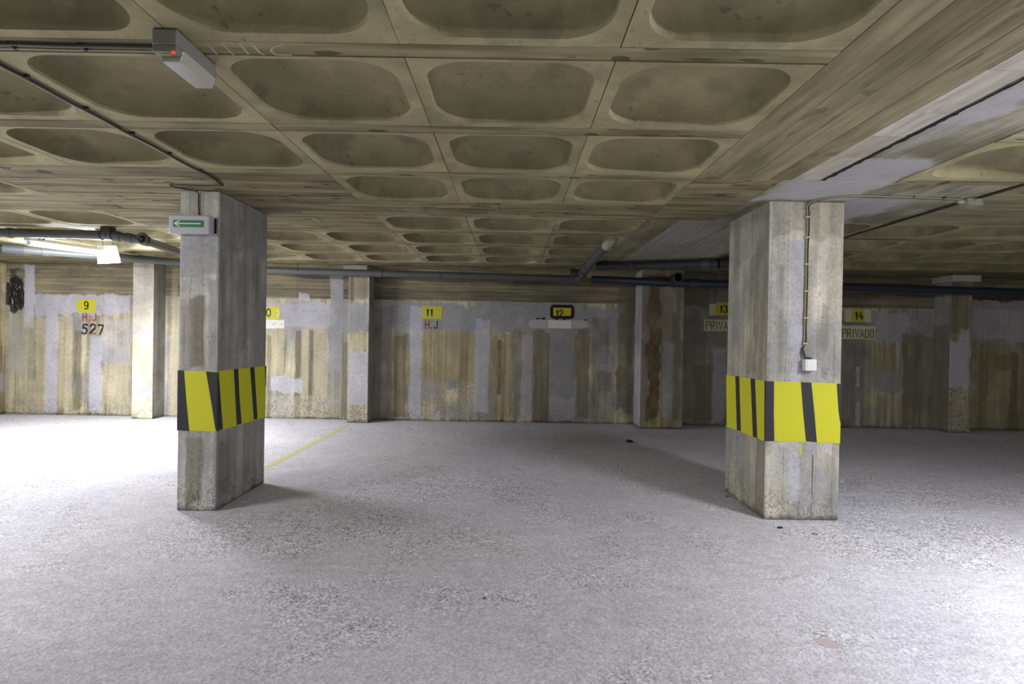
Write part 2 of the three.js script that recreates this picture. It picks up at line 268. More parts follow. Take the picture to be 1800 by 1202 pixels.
const boardT = boardTex(401, [0.61, 0.58, 0.445], [0.46, 0.425, 0.31], 0.7), beamT = boardTex(431, [0.61, 0.585, 0.46], [0.49, 0.46, 0.345], 0.3), plasterT = boardTex(461, [0.73, 0.72, 0.685], [0.66, 0.645, 0.605], 0.12);

// rough soffit concrete with smears of paler repair plaster; patches [x0, x1, depth0, depth1, strength]
function smearTex(x0, x1, d0, d1, w, h, along, patches, seed) {
  return makeTex(w, h, (u, v) => {
    const X = x0 + (x1 - x0) * u, D = d0 + (d1 - d0) * v, [p, q] = along === 'z' ? [X, D] : [D, X];
    const g = fbm(p * 26, q * 2.2, seed, 4), cl = fbm(X * 5, D * 5, seed + 7, 4), bl = fbm(X * 1.6, D * 1.6, seed + 9, 3), f = fbm(X * 50, D * 50, seed + 13, 2);
    let c = mix3([0.66, 0.64, 0.55], [0.47, 0.45, 0.36], clamp((g - 0.5) * 1.5 + (cl - 0.5) * 1.4 + 0.45)), h2 = 0.5 + (g - 0.5) * 0.7 + (cl - 0.5) * 0.5;
    c = mix3(c, [0.40, 0.38, 0.30], sst(0.55, 0.75, bl) * 0.6);
    for (const k of patches) { const j = (fbm(X * 7 + 3, D * 7, seed + 21, 4) - 0.5) * 0.35, d = Math.min(X - k[0], k[1] - X, D - k[2], k[3] - D) + j * 0.6, m = sst(-0.05, 0.05, d) * k[4]; c = mix3(c, scl([0.715, 0.71, 0.72], 0.95 + 0.1 * cl), m); h2 += (0.7 - h2) * m * 0.7; }
    return [...scl(c, 0.96 + 0.08 * f), h2];
  });
}
const patchBeamT = smearTex(2.0, 2.48, -0.225, 3.74, 256, 1024, 'z', [[1.9, 2.2, -0.3, 2.7, 0.9], [1.95, 2.16, 2.6, 3.2, 0.5], [1.95, 2.45, 3.3, 3.8, 0.9]], 611);
const patchHeadT = smearTex(1.75, 3.28, 3.74, 5.03, 512, 512, 'z', [[1.8, 2.45, 3.7, 4.25, 0.95], [2.45, 2.9, 4.15, 5.1, 0.85], [2.75, 3.0, 4.0, 4.5, 0.4]], 641);

const M = {
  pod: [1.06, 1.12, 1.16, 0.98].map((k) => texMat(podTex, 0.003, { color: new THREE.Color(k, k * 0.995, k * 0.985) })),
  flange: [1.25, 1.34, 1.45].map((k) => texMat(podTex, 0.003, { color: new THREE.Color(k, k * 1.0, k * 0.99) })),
  board: [0.9, 1.0, 1.06, 0.96, 0.84].map((k) => texMat(boardT, 0.004, { color: new THREE.Color(k, k, k * 0.98) })),
  beam: [0.92, 1.0, 1.05].map((k) => texMat(beamT, 0.003, { color: new THREE.Color(k, k, k * 0.97) })),
  plaster: texMat(plasterT, 0.002, { color: new THREE.Color(1.22, 1.19, 1.12) }),
  plasterGrey: texMat(plasterT, 0.002, { color: new THREE.Color(0.78, 0.77, 0.74) }),
  patchBeam: texMat(patchBeamT, 0.004), patchHead: texMat(patchHeadT, 0.004), crack: std({ color: 0x1d1b16, side: THREE.DoubleSide }),
  slab: std({ color: 0x8a846a }), wall: texMat(wallTex, 0.006), plain: texMat(plainTex, 0.006),
  floor: texMat(floorTex, 0.006, { vertexColors: true, roughness: 0.85 }),
  yellow: std({ color: 0xcbc91c, roughness: 0.6 }), blackPaint: std({ color: 0x26262b, roughness: 0.55 }),
  plateYellow: std({ color: 0xc4bb2a, roughness: 0.6 }), ink: std({ color: 0x17161b, roughness: 0.6 }), red: std({ color: 0xa8322e, roughness: 0.7 }), blackSpray: std({ color: 0x0d0d0f, roughness: 0.7 }),
  paleStrip: std({ color: 0xcfcca6, roughness: 0.8 }), whitePaint: std({ color: 0xdedcd4, roughness: 0.75 }), greyPaint: std({ color: 0xb4b2ac, roughness: 0.8 }),
  pipe: std({ color: 0x4d504e, roughness: 0.45 }), pipeDark: std({ color: 0x3a3c3e, roughness: 0.5 }), pipeBlue: std({ color: 0x2e3444, roughness: 0.4 }), pipeWhite: std({ color: 0xa3a195, roughness: 0.5 }), hole: std({ color: 0x101010 }), strap: std({ color: 0x2d2d2c, roughness: 0.6 }),
  cableDark: std({ color: 0x38352a, roughness: 0.6 }), cablePale: std({ color: 0x969474, roughness: 0.55 }), clip: std({ color: 0xb3b197, roughness: 0.6 }), clipDark: std({ color: 0x2b2922, roughness: 0.6 }),
  plastic: std({ color: 0xb2b0b4, roughness: 0.35 }), greyPlastic: std({ color: 0x9b9a94, roughness: 0.5 }), whiteBox: std({ color: 0xececec, roughness: 0.35 }), green: std({ color: 0x1f6b43, roughness: 0.4 }), arrow: std({ color: 0xdfe6cf, roughness: 0.5 }), blueDark: std({ color: 0x2a2f49, roughness: 0.5 }),
  enamel: std({ color: 0xeeeef0, roughness: 0.4 }), foil: std({ color: 0xf2f2f4, roughness: 0.35 }), wire: std({ color: 0x35342e, roughness: 0.5 }),
};

// ---------------------------------------------------------------- the shell: floor, walls, ceiling
const XL = -8.6, XR = 8.9, REAR = 5.2;                    // left wall, right wall, wall behind the camera
{
  const g = new THREE.BoxGeometry(XR - XL + 0.4, 0.2, BACK + REAR + 0.4, 260, 1, 210).translate((XR + XL) / 2, -0.1, (REAR - BACK) / 2);
  uvBox(g, 1 / FT);
  const p = g.attributes.position, col = new Float32Array(p.count * 3);
  // worn, stained areas of the slab, and column shade painted in at back centre: [x, depth, radius x, radius z, gain]
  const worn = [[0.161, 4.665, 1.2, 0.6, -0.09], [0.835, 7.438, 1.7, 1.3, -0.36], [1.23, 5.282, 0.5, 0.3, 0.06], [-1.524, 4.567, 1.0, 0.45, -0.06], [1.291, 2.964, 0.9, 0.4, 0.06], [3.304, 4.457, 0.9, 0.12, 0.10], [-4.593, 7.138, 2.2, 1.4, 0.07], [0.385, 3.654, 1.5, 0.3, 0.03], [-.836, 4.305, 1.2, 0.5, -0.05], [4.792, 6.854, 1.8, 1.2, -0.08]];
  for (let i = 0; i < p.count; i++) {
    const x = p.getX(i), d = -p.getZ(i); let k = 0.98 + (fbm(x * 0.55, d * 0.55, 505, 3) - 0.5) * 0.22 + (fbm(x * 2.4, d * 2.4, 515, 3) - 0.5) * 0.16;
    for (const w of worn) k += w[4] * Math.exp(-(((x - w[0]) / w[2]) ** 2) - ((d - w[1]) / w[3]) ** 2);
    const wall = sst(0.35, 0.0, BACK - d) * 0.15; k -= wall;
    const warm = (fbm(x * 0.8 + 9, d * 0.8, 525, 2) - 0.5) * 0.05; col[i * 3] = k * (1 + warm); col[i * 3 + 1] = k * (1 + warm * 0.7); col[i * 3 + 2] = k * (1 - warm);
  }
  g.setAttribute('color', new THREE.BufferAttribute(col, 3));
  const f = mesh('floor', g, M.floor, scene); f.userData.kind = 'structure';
}
{
  const wallBox = (name, w, h, d, x, y, z, mat, u) => { const g = box(w, h, d).translate(x, y, z); const m = mesh(name, g, mat, scene); m.userData.kind = 'structure'; return m; };
  const W = 17.2, gb = box(W, CEIL, 0.25);
  mesh('wall_back', gb, M.wall, scene, [0, CEIL / 2, -BACK - 0.125]).userData.kind = 'structure';
  wallBox('wall_left', 0.25, CEIL, BACK + REAR, XL - 0.125 + 0.0, CEIL / 2, (REAR - BACK) / 2, M.plain);
  wallBox('wall_right', 0.25, CEIL, BACK + REAR, XR + 0.125, CEIL / 2, (REAR - BACK) / 2, M.plain);
  wallBox('wall_front', XR - XL, CEIL, 0.25, (XR + XL) / 2, CEIL / 2, REAR + 0.125, M.plain);
}
// one coffer: a flat flange with a rounded opening that rises into a bathtub-shaped hollow
function rrect(a, b, r, square) {
  const o = [];
  for (let q = 0; q < 4; q++) for (let i = 0; i <= 8; i++) {
    const t = (q + i / 8) * Math.PI / 2, sx = (q === 0 || q === 3) ? 1 : -1, sy = q < 2 ? 1 : -1, c = Math.cos(t), s = Math.sin(t), m = square ? Math.max(Math.abs(c), Math.abs(s)) : 1;
    o.push([sx * (a - r) + r * c / m, sy * (b - r) + r * s / m]);
  }
  return o;
}
function cofferGeo(w, d, seed) {
  const R = rng(seed), a = w / 2 - 0.05 - R() * 0.008, b = d / 2 - 0.035 - R() * 0.008, r0 = 0.165 + R() * 0.02;
  const prof = [[0, 0], [0.003, 0.02], [0.011, 0.055], [0.026, 0.09], [0.052, 0.118], [0.09, 0.139], [0.14, 0.152], [0.2, 0.158], [0.27, 0.161]];
  const rings = [{ p: rrect(w / 2, d / 2, r0 + 0.04, true), y: 0 }, ...prof.map(([i, y]) => ({ p: rrect(a - i, b - i, Math.min(r0 + i * 0.4, b - i - 0.002)).map(([x, z]) => [x, z + 0.016]), y }))];
  const pos = [], idx = [], n = 36;
  pos.push(...rrect(w / 2, d / 2, r0 + 0.04, true).flatMap(([x, z]) => [x, 0.05, z]));
  for (const g of rings) for (const [x, z] of g.p) pos.push(x, g.y, z);
  pos.push(0, 0.162, 0.016); const c = pos.length / 3 - 1, N = rings.length + 1;
  for (let k = 0; k + 1 < N; k++) for (let i = 0; i < n; i++) { const j = (i + 1) % n, p = k * n + i, q = k * n + j, s = (k + 1) * n + i, t = (k + 1) * n + j; idx.push(p, q, t, p, t, s); }
  for (let i = 0; i < n; i++) idx.push((N - 1) * n + i, (N - 1) * n + (i + 1) % n, c);
  let g = new THREE.BufferGeometry(); g.setAttribute('position', new THREE.Float32BufferAttribute(pos, 3)); g.setIndex(idx);
  g = toCreasedNormals(g, 0.6);
  const P = g.attributes.position, uv = new Float32Array(P.count * 2), ou = R(), ov = R();
  for (let i = 0; i < P.count; i++) { const y = P.getY(i), x = P.getX(i), z = P.getZ(i); uv[i * 2] = (x - Math.sign(x) * y * 0.5) / 2.4 + ou; uv[i * 2 + 1] = (z - Math.sign(z) * y * 0.5) / 2.4 + ov; }
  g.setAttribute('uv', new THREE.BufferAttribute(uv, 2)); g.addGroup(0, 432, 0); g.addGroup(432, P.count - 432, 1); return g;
}
const ceiling = structure('ceiling');
{
  mesh('slab', box(XR - XL + 0.4, 0.2, BACK + REAR + 0.4).translate((XR + XL) / 2, CEIL + 0.32, (REAR - BACK) / 2), M.slab, ceiling);
  const PITCH = 0.8, JX = -0.425, GAP = 0.004, R = rng(77);
  const near = cofferSet(0.7), variants = near;
  function cofferSet(d) { return [1, 2, 3, 4, 5, 6, 7, 8, 9, 10, 11, 12].map((s) => cofferGeo(PITCH - GAP, d - 0.006, s * 13)); }
  const lathGeo = [0.1, 0.096].map((w, k) => uvBox(rbox(PITCH * 3 - 0.004, 0.06, w - 0.004, 0.004, 1), 1 / 2.4, k * 0.37, k * 0.21));
  const colsC = []; for (let k = -10; k < 2; k++) colsC.push(JX + k * PITCH + PITCH / 2);
  const colsR = []; for (let k = 0; k < 8; k++) colsR.push(2.48 + k * PITCH + PITCH / 2);
  const rowsNear = [2.175, 1.375, 0.575, -0.225, 2.975, 3.775], rowsFar = [5.03, 5.835, 6.64, 7.445];
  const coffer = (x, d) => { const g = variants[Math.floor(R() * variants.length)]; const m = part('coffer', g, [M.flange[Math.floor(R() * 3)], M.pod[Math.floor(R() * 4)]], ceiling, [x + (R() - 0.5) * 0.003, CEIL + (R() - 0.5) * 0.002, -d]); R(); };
  for (const d of rowsNear) {
    for (const x of colsC) { if (d > 3.7 && x > -3.6 && x < -1.3) continue; coffer(x, d + 0.353); }
    for (const x of colsR) { if (d > 3.7) continue; coffer(x, d + 0.353); }
    if (d < 3.7) { // the flat lath-formed rib behind each row
      for (let i = 0; i < 4; i++) part('rib_strip', lathGeo[i % 2], M.board[Math.floor(R() * 5)], ceiling, [JX - 10 * PITCH + PITCH * 3 * i + PITCH * 1.5, CEIL + 0.030 - 0.003, -(d + 0.747)]);
      for (let i = 0; i < 3; i++) { const w = i < 2 ? 1 : 2 / 3; const s = part('rib_strip', lathGeo[i % 2], M.board[Math.floor(R() * 5)], ceiling, [2.48 + PITCH * 3 * i + PITCH * 1.5 * w, CEIL + 0.030 - 0.003, -(d + 0.747)]); s.scale.x = w; }
    }
  }
  for (const d of rowsFar) {
    for (const x of colsC) { if (d < 5.5 && x > -3.6 && x < -1.3) continue; coffer(x, d + 0.353); }
    for (const x of colsR) coffer(x, d + 0.353);
    for (let i = 0; i < 4; i++) { const s = part('rib_strip', lathGeo[i % 2], M.board[Math.floor(R() * 5)], ceiling, [JX - 10 * PITCH + PITCH * 3 * i + PITCH * 1.5, CEIL + 0.030 - 0.002, -(d + 0.748)]); }
    for (let i = 0; i < 3; i++) { const w = i < 2 ? 1 : 2 / 3; const s = part('rib_strip', lathGeo[i % 2], M.board[Math.floor(R() * 5)], ceiling, [2.48 + PITCH * 3 * i + PITCH * 1.5 * w, CEIL + 0.030 - 0.002, -(d + 0.748)]); s.scale.x = w; }
  }
  // flat soffits cast against boards; along x unless turned
  const plank = (x0, x1, d0, d1, mats, along = 'x', lift = 0.004, name = 'formwork_board') => {
    const w = x1 - x0 - 0.003, d = d1 - d0 - 0.003, g = uvBox(rbox(w, 0.06, d, 0.003, 1), 1 / 2.4, R() * 3, R() * 3, along === 'z');
    return part(name, g, Array.isArray(mats) ? mats[Math.floor(R() * mats.length)] : mats, ceiling, [(x0 + x1) / 2, CEIL + 0.030 + (R() - 0.5) * lift, -(d0 + d1) / 2]);
  };
  function soffit(x0, x1, d0, d1) {                        // one plastered soffit whose uv runs 0..1 over its underside
    const g = rbox(x1 - x0 - 0.003, 0.06, d1 - d0 - 0.003, 0.003, 1), p = g.attributes.position, uv = g.attributes.uv;
    for (let i = 0; i < p.count; i++) uv.setXY(i, p.getX(i) / (x1 - x0) + 0.5, -p.getZ(i) / (d1 - d0) + 0.5);
    return g;
  }
  function crackStrip() {                                   // ragged edge of the plaster along the open joint
    const R2 = rng(41); for (const [x, w, a, b] of [[1.997, 0.03, 2.62, 3.74], [2.0, 0.014, 0.2, 2.62]]) { const pts = []; for (let d = a; d <= b; d += 0.035) pts.push([x + (R2() - 0.5) * w * 0.5, -d]); const g = ribbon(pts, w * 0.7, 0.004, false, 0.9, 6); g.rotateX(Math.PI / 2).rotateY(0); const p = g.attributes.position; for (let i = 0; i < p.count; i++) { p.setY(i, -Math.abs(p.getY(i))); p.setZ(i, -Math.abs(p.getZ(i))); } g.computeVertexNormals(); part('crack', g, M.crack, ceiling, [0, CEIL - 0.0005, 0]); }
  }
  const split = (x0, x1, d0, d1, n, mats, lens) => { for (let i = 0; i < n; i++) { let x = x0; const a = d0 + (d1 - d0) * i / n, b = d0 + (d1 - d0) * (i + 1) / n; while (x < x1 - 0.05) { let e = Math.min(x1, x + lens[0] + R() * lens[1]); if (x1 - e < 0.5) e = x1; plank(x, e, a, b, mats); x = e; } } };
  split(XL + 0.0, 1.175, 4.475, 5.03, 5, M.board, [1.6, 1.8]);           // cross beam between the columns
  split(-3.625, -1.225, 3.775, 4.475, 7, M.board, [1.2, 1.4]);           // solid head around the left column
  split(-3.625, -1.225, 5.03, 5.835, 8, M.board, [1.2, 1.4]);
  // broad beam running away above the right column: boards along its length
  const edges = [1.175, 1.34, 1.5, 1.655, 1.8];
  for (let i = 0; i < 4; i++) plank(edges[i], edges[i + 1] + 0.002, -0.225, 3.74, M.beam[[1, 0, 2, 1][i]], 'z', 0.002);
  for (const [a, b] of [[-0.225, 0.9], [0.9, 2.2], [2.2, 2.62], [2.62, 2.92], [2.92, 3.26], [3.26, 3.74]]) plank(1.8, 1.985, a, b, M.plaster, 'z', 0.003);
  plank(2.0, 2.48, -0.225, 3.74, M.patchBeam, 'z').geometry = soffit(2.0, 2.48, -0.225, 3.74);
  crackStrip();
  split(1.175, 1.75, 3.74, 5.03, 11, M.board, [2, 1]);
  plank(1.75, 3.28, 3.74, 5.03, M.patchHead, 'x').geometry = soffit(1.75, 3.28, 3.74, 5.03);
  split(3.28, XR, 3.775, 4.475, 5, [M.beam[0], M.beam[1]], [2, 1]); plank(3.28, XR, 3.74, 3.775, M.beam[0]); split(3.28, XR, 4.475, 5.03, 4, [M.beam[0], M.beam[1]], [1.8, 1]);
  plank(1.175, 1.45, 5.03, 8.25, M.beam[0], 'z'); plank(1.45, 1.95, 5.03, 8.25, M.plasterGrey, 'z'); plank(1.96, 2.48, 5.03, 8.25, M.plasterGrey, 'z');
  split(XL, XR, 8.25, BACK, 5, M.board, [2, 2]);                           // edge beam along the back wall
  for (let i = 0; i < 3; i++) plank(XL, XR, -REAR - 0.1 + i * 1.66, -REAR - 0.1 + (i + 1) * 1.66, M.beam[1]);   // plain soffit behind the camera
  plank(XL, XL + 0.175, -0.225, 8.25, M.beam[1], 'z'); 
}

// ---------------------------------------------------------------- columns with painted warning bands
function column(label, x0, x1, d0, d1, fronts, sides, sideLeft) {
  const w = x1 - x0, dd = d1 - d0, t = thing('concrete_column', label, 'column', [(x0 + x1) / 2, 0, -(d0 + d1) / 2]);
  t.userData.kind = 'thing';
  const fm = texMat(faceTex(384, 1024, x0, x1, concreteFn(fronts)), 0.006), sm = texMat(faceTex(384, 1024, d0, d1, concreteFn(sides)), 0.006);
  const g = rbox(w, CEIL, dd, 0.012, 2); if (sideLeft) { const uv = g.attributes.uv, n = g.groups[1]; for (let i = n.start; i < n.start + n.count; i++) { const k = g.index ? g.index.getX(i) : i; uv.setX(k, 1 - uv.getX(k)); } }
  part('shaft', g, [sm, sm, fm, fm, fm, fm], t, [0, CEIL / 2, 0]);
  return t;
}
const colL = column('concrete column with a green exit arrow box near its top', -2.475, -2.18, 4.25, 5.08,
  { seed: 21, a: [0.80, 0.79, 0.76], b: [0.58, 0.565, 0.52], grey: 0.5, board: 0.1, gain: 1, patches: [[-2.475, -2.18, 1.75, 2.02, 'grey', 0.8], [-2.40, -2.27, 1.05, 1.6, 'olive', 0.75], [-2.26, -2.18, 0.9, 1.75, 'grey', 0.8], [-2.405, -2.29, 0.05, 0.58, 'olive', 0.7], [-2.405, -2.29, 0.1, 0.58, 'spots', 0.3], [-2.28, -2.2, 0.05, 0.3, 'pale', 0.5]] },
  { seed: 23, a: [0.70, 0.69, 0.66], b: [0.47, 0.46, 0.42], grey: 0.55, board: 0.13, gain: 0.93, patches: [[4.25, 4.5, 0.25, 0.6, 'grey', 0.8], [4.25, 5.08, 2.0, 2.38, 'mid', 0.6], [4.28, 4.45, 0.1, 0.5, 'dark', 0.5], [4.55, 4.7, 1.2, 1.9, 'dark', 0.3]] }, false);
const colR = column('concrete column carrying a white light switch above its yellow and black band', 1.90, 2.46, 4.27, 5.06,
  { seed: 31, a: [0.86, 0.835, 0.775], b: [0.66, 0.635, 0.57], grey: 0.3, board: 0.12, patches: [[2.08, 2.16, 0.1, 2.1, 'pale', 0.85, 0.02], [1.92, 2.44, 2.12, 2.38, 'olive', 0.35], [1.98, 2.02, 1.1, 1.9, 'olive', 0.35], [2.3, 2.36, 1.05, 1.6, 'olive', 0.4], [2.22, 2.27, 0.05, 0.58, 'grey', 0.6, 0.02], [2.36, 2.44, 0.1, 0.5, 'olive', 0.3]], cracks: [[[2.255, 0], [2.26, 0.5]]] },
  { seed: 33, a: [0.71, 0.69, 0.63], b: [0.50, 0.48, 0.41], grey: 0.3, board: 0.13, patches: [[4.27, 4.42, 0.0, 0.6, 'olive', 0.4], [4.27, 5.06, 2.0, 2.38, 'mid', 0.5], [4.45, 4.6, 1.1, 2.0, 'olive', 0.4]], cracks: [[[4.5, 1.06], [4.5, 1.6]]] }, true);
// painted band: thin coats of paint on two faces, black strokes over the yellow
function bandFace(col, pts, z, rot, mat, name) {          // pts in (u, y) on the face plane; rot 0 front, 1 right side, -1 left side
  const g = plate(pts, 0.0025);
  if (rot === 0) g.translate(0, 0, z); else if (rot === 1) g.rotateY(Math.PI / 2).translate(z, 0, 0); else g.rotateY(-Math.PI / 2).translate(z, 0, 0);
  return part(name, g, mat, col);
}
{
  // left column: front face u = x - centre; right side face u = depth offset, running away from the viewer
  const cx = (-2.475 - 2.18) / 2, cd = (4.25 + 5.08) / 2, fz = 0.415, sx = 0.1475, T = 1.043, B = 0.597;
  const fu = (x) => x - cx, su = (d) => d - cd;           // side (right) face: +u goes to the back
  const J = (a, s) => a.map(([u, y], i) => [u, y + (hash(i, 3, s) - 0.5) * 0.004]);
  bandFace(colL, J([[fu(-2.474), B], [fu(-2.181), B], [fu(-2.181), T], [fu(-2.474), T]], 1), fz, 0, M.yellow, 'yellow_band');
  bandFace(colL, [[su(4.252), B], [su(5.078), B - 0.01], [su(5.078), T], [su(4.252), T]], sx, 1, M.yellow, 'yellow_band');
  bandFace(colL, [[fu(-2.475), T + 0.002], [fu(-2.43), T + 0.002], [fu(-2.41), 0.82], [fu(-2.385), B], [fu(-2.475), B + 0.002]], fz + 0.002, 0, M.blackPaint, 'black_stripe');
  bandFace(colL, [[fu(-2.265), T - 0.004], [fu(-2.18), T - 0.008], [fu(-2.18), B], [fu(-2.188), B + 0.005], [fu(-2.225), 0.82]], fz + 0.002, 0, M.blackPaint, 'black_stripe');
  bandFace(colL, [[su(4.25), T - 0.004], [su(4.256), T - 0.004], [su(4.29), 0.83], [su(4.33), B + 0.004], [su(4.25), B]], sx + 0.002, 1, M.blackPaint, 'black_stripe');
  bandFace(colL, [[su(4.49), T], [su(4.56), T], [su(4.585), 0.83], [su(4.63), B], [su(4.55), B]], sx + 0.002, 1, M.blackPaint, 'black_stripe');
  bandFace(colL, [[su(4.77), T], [su(4.845), T], [su(4.88), 0.83], [su(4.92), B - 0.004], [su(4.85), B]], sx + 0.002, 1, M.blackPaint, 'black_stripe');
  bandFace(colL, [[su(5.055), T], [su(5.08), T], [su(5.08), 0.86], [su(5.07), 0.86]], sx + 0.002, 1, M.blackPaint, 'black_stripe');
}
{
  const cx = 2.18, cd = 4.665, fz = 0.395, sx = -0.28, T = 1.036, B = 0.586;
  const fu = (x) => x - cx, su = (d) => -(d - cd);        // left side face: +u comes towards the viewer
  const W = (x) => x;
  bandFace(colR, [[fu(1.901), B + 0.004], [fu(2.2), B], [fu(2.459), B - 0.006], [fu(2.459), T - 0.01], [fu(2.2), T - 0.004], [fu(1.901), T]], fz, 0, M.yellow, 'yellow_band');
  bandFace(colR, [[su(5.058), B - 0.006], [su(4.272), B], [su(4.272), T], [su(5.058), T - 0.006]], sx, -1, M.yellow, 'yellow_band');
  bandFace(colR, [[fu(1.9), B + 0.002], [fu(1.968), B + 0.004], [fu(1.96), 0.8], [fu(1.957), T - 0.002], [fu(1.9), T]], fz + 0.002, 0, M.blackPaint, 'black_stripe');
  bandFace(colR, [[fu(2.205), B + 0.006], [fu(2.285), B], [fu(2.263), 0.8], [fu(2.235), T - 0.006], [fu(2.158), T - 0.004], [fu(2.18), 0.8]], fz + 0.002, 0, M.blackPaint, 'black_stripe');
  bandFace(colR, [[fu(2.457), B + 0.15], [fu(2.46), B + 0.15], [fu(2.46), T - 0.012], [fu(2.425), T - 0.012], [fu(2.443), 0.82]], fz + 0.002, 0, M.blackPaint, 'black_stripe');
  bandFace(colR, [[su(4.735), B], [su(4.655), B], [su(4.71), T], [su(4.79), T]].map(([u, y]) => [u - 0.06, y]), sx - 0.002, -1, M.blackPaint, 'black_stripe');
  bandFace(colR, [[su(4.475), B], [su(4.40), B], [su(4.46), T], [su(4.54), T]], sx - 0.002, -1, M.blackPaint, 'black_stripe');
  bandFace(colR, [[su(4.29), T], [su(4.27), T], [su(4.27), B], [su(4.274), B]], sx - 0.002, -1, M.blackPaint, 'black_stripe');
  bandFace(colR, [[su(5.06), B], [su(5.03), B], [su(5.05), 0.85], [su(5.06), 0.95]], sx - 0.002, -1, M.blackPaint, 'black_stripe');
  bandFace(colR, [[fu(2.162), 0.57], [fu(2.172), 0.52], [fu(2.168), 0.49], [fu(2.158), 0.49], [fu(2.154), 0.53], [fu(2.16), 0.585]], fz, 0, M.yellow, 'paint_drip');
}

// ---------------------------------------------------------------- pilasters of the back wall
function pilaster(label, x0, x1, d0, o, o2, leftSeen) {
  const w = x1 - x0, dd = BACK - d0, t = thing('wall_pilaster', label, 'pilaster', [(x0 + x1) / 2, 0, -(d0 + BACK) / 2]);
  t.userData.kind = 'thing';
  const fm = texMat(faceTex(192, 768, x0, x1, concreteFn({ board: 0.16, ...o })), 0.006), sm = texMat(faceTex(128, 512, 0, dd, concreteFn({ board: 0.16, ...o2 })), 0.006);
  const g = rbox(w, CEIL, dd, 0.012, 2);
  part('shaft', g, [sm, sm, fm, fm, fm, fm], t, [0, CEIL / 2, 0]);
  return t;
}
const P = [
  pilaster('brown stained wall pilaster cut off by the left edge of the picture', -8.27, -7.95, 8.7, { seed: 51, a: C.ochre, b: C.brown }, { seed: 52, a: C.ochre, b: C.rust, grey: 0.05 }),
  pilaster('bright cream wall pilaster between the yellow 9 and the column with the exit sign', -5.77, -5.45, 8.7, { seed: 53, a: [0.80, 0.77, 0.67], b: C.cream, grey: 0.1, patches: [[-5.762, -5.451, 0.316, 0.524, 'pale', 0.9], [-5.778, -5.467, 1.18, 2.372, 'pale', 0.35]] }, { seed: 54, a: C.mid, b: C.olive, grey: 0.4, patches: [[0, 0.1, 0.7, 2.3, 'grey', 0.6]] }),
  pilaster('wall pilaster with ragged grey plaster patches left of the yellow 11', -2.49, -2.17, 8.68, { seed: 55, a: C.cream, b: C.olive, grey: 0.2, patches: [[-2.497, -2.178, 1.39, 1.838, 'grey', 1], [-2.503, -2.184, 1.855, 2.217, 'olive', 0.6], [-2.466, -2.164, 0.269, 1.088, 'pale', 0.95, 0.02], [-2.491, -2.172, 1.131, 1.321, 'cream', 0.9], [-2.475, -2.156, 0.027, 0.251, 'spots', 0.9]] }, { seed: 56, a: C.mid, b: C.olive, grey: 0.7, patches: [[0, 0.32, 0, 2.38, 'grey', 0.6]] }),
  pilaster('broad wall pilaster with a rust brown streak down its middle under the pipes', 1.925, 2.565, 8.56, { seed: 57, a: C.ochre, b: C.olive, grey: 0.35, patches: [[1.916, 2.044, 0.03, 2.156, 'mid', 0.8], [2.012, 2.199, 1.649, 2.158, 'olive', 0.8], [2.057, 2.218, 0.161, 1.522, 'rust', 1, 0.07], [2.042, 2.212, 0.161, 2.175, 'rust', 0.9, 0.08], [2.085, 2.196, 0.118, 2.159, 'dark', 0.8, 0.08], [1.934, 2.461, 0.97, 2.075, 'dark', 0.5, 0.12], [2.408, 2.519, 0.124, 2.164, 'olive', 0.7, 0.05], [2.246, 2.416, 0.121, 1.312, 'grey', 0.7]] }, { seed: 58, a: C.pale, b: C.mid, grey: 0.5, patches: [[0.0, 0.44, 0.0, 1.1, 'pale', 0.9]] }, true),
  pilaster('wall pilaster with a pale lavender plaster patch right of the yellow 14', 6.62, 6.95, 8.66, { seed: 59, a: C.ochre, b: C.olive, grey: 0.4, patches: [[6.575, 6.902, 1.471, 2.278, 'olive', 0.6], [6.755, 6.91, 1.386, 1.618, 'pale', 0.9], [6.602, 6.92, 0.679, 1.402, 'pale', 1], [6.608, 6.935, 0.051, 0.662, 'spots', 1]] }, { seed: 60, a: C.mid, b: C.olive, grey: 0.5, patches: [[0, 0.34, 0, 1.6, 'olive', 0.7]] }, true),
];
{ // mortar pads between a pilaster head and the ceiling
  part('head_pad', rbox(0.36, 0.07, 0.42, 0.01), M.plasterGrey, P[2], [-0.03, CEIL - 0.037, 0.06]);
  part('head_pad', rbox(0.42, 0.1, 0.46, 0.012), M.plaster, P[4], [-0.03, CEIL - 0.055, 0.08]);
}

// ---------------------------------------------------------------- painted bay numbers and lettering on the back wall
const wz = -BACK + 0.0005;
function sign(label, [x0, x1, y0, y1], text, [tx, ty, th], opt = {}) {
  const cx = (x0 + x1) / 2, cy = (y0 + y1) / 2, t = thing('bay_number', label, 'number', [cx, cy, wz]);
  if (opt.back) { const [a, b, c, d] = opt.back; part('pale_ground', plate(wavyRect(a - cx, c - cy, b - cx, d - cy, 0.004, 5), 0.002), M.paleStrip, t); }
  if (opt.frame) part('black_frame', opt.frame(cx, cy), M.blackSpray, t);
  part('yellow_panel', plate(wavyRect(x0 - cx, y0 - cy, x1 - cx, y1 - cy, 0.003, Math.round(x0 * 10) + 100), 0.003), M.plateYellow, t);
  for (const g of letters(text, tx - cx, ty - cy, th, 0.018, { t: 0.0045, gap: 0.1, wob: 0.1, sx: opt.sx ?? 1 })) part('digit', g, M.ink, t);
  return { t, cx, cy };
}
sign('yellow painted panel with the black number 9 in the brightly lit bay', [-6.843, -6.549, 1.617, 1.822], '9', [-6.727, 1.67, 0.115]);
const s10 = sign('yellow painted panel half hidden behind the exit arrow column, over a white patch', [-3.983, -3.653, 1.557, 1.762], '10', [-3.938, 1.6, 0.12]);
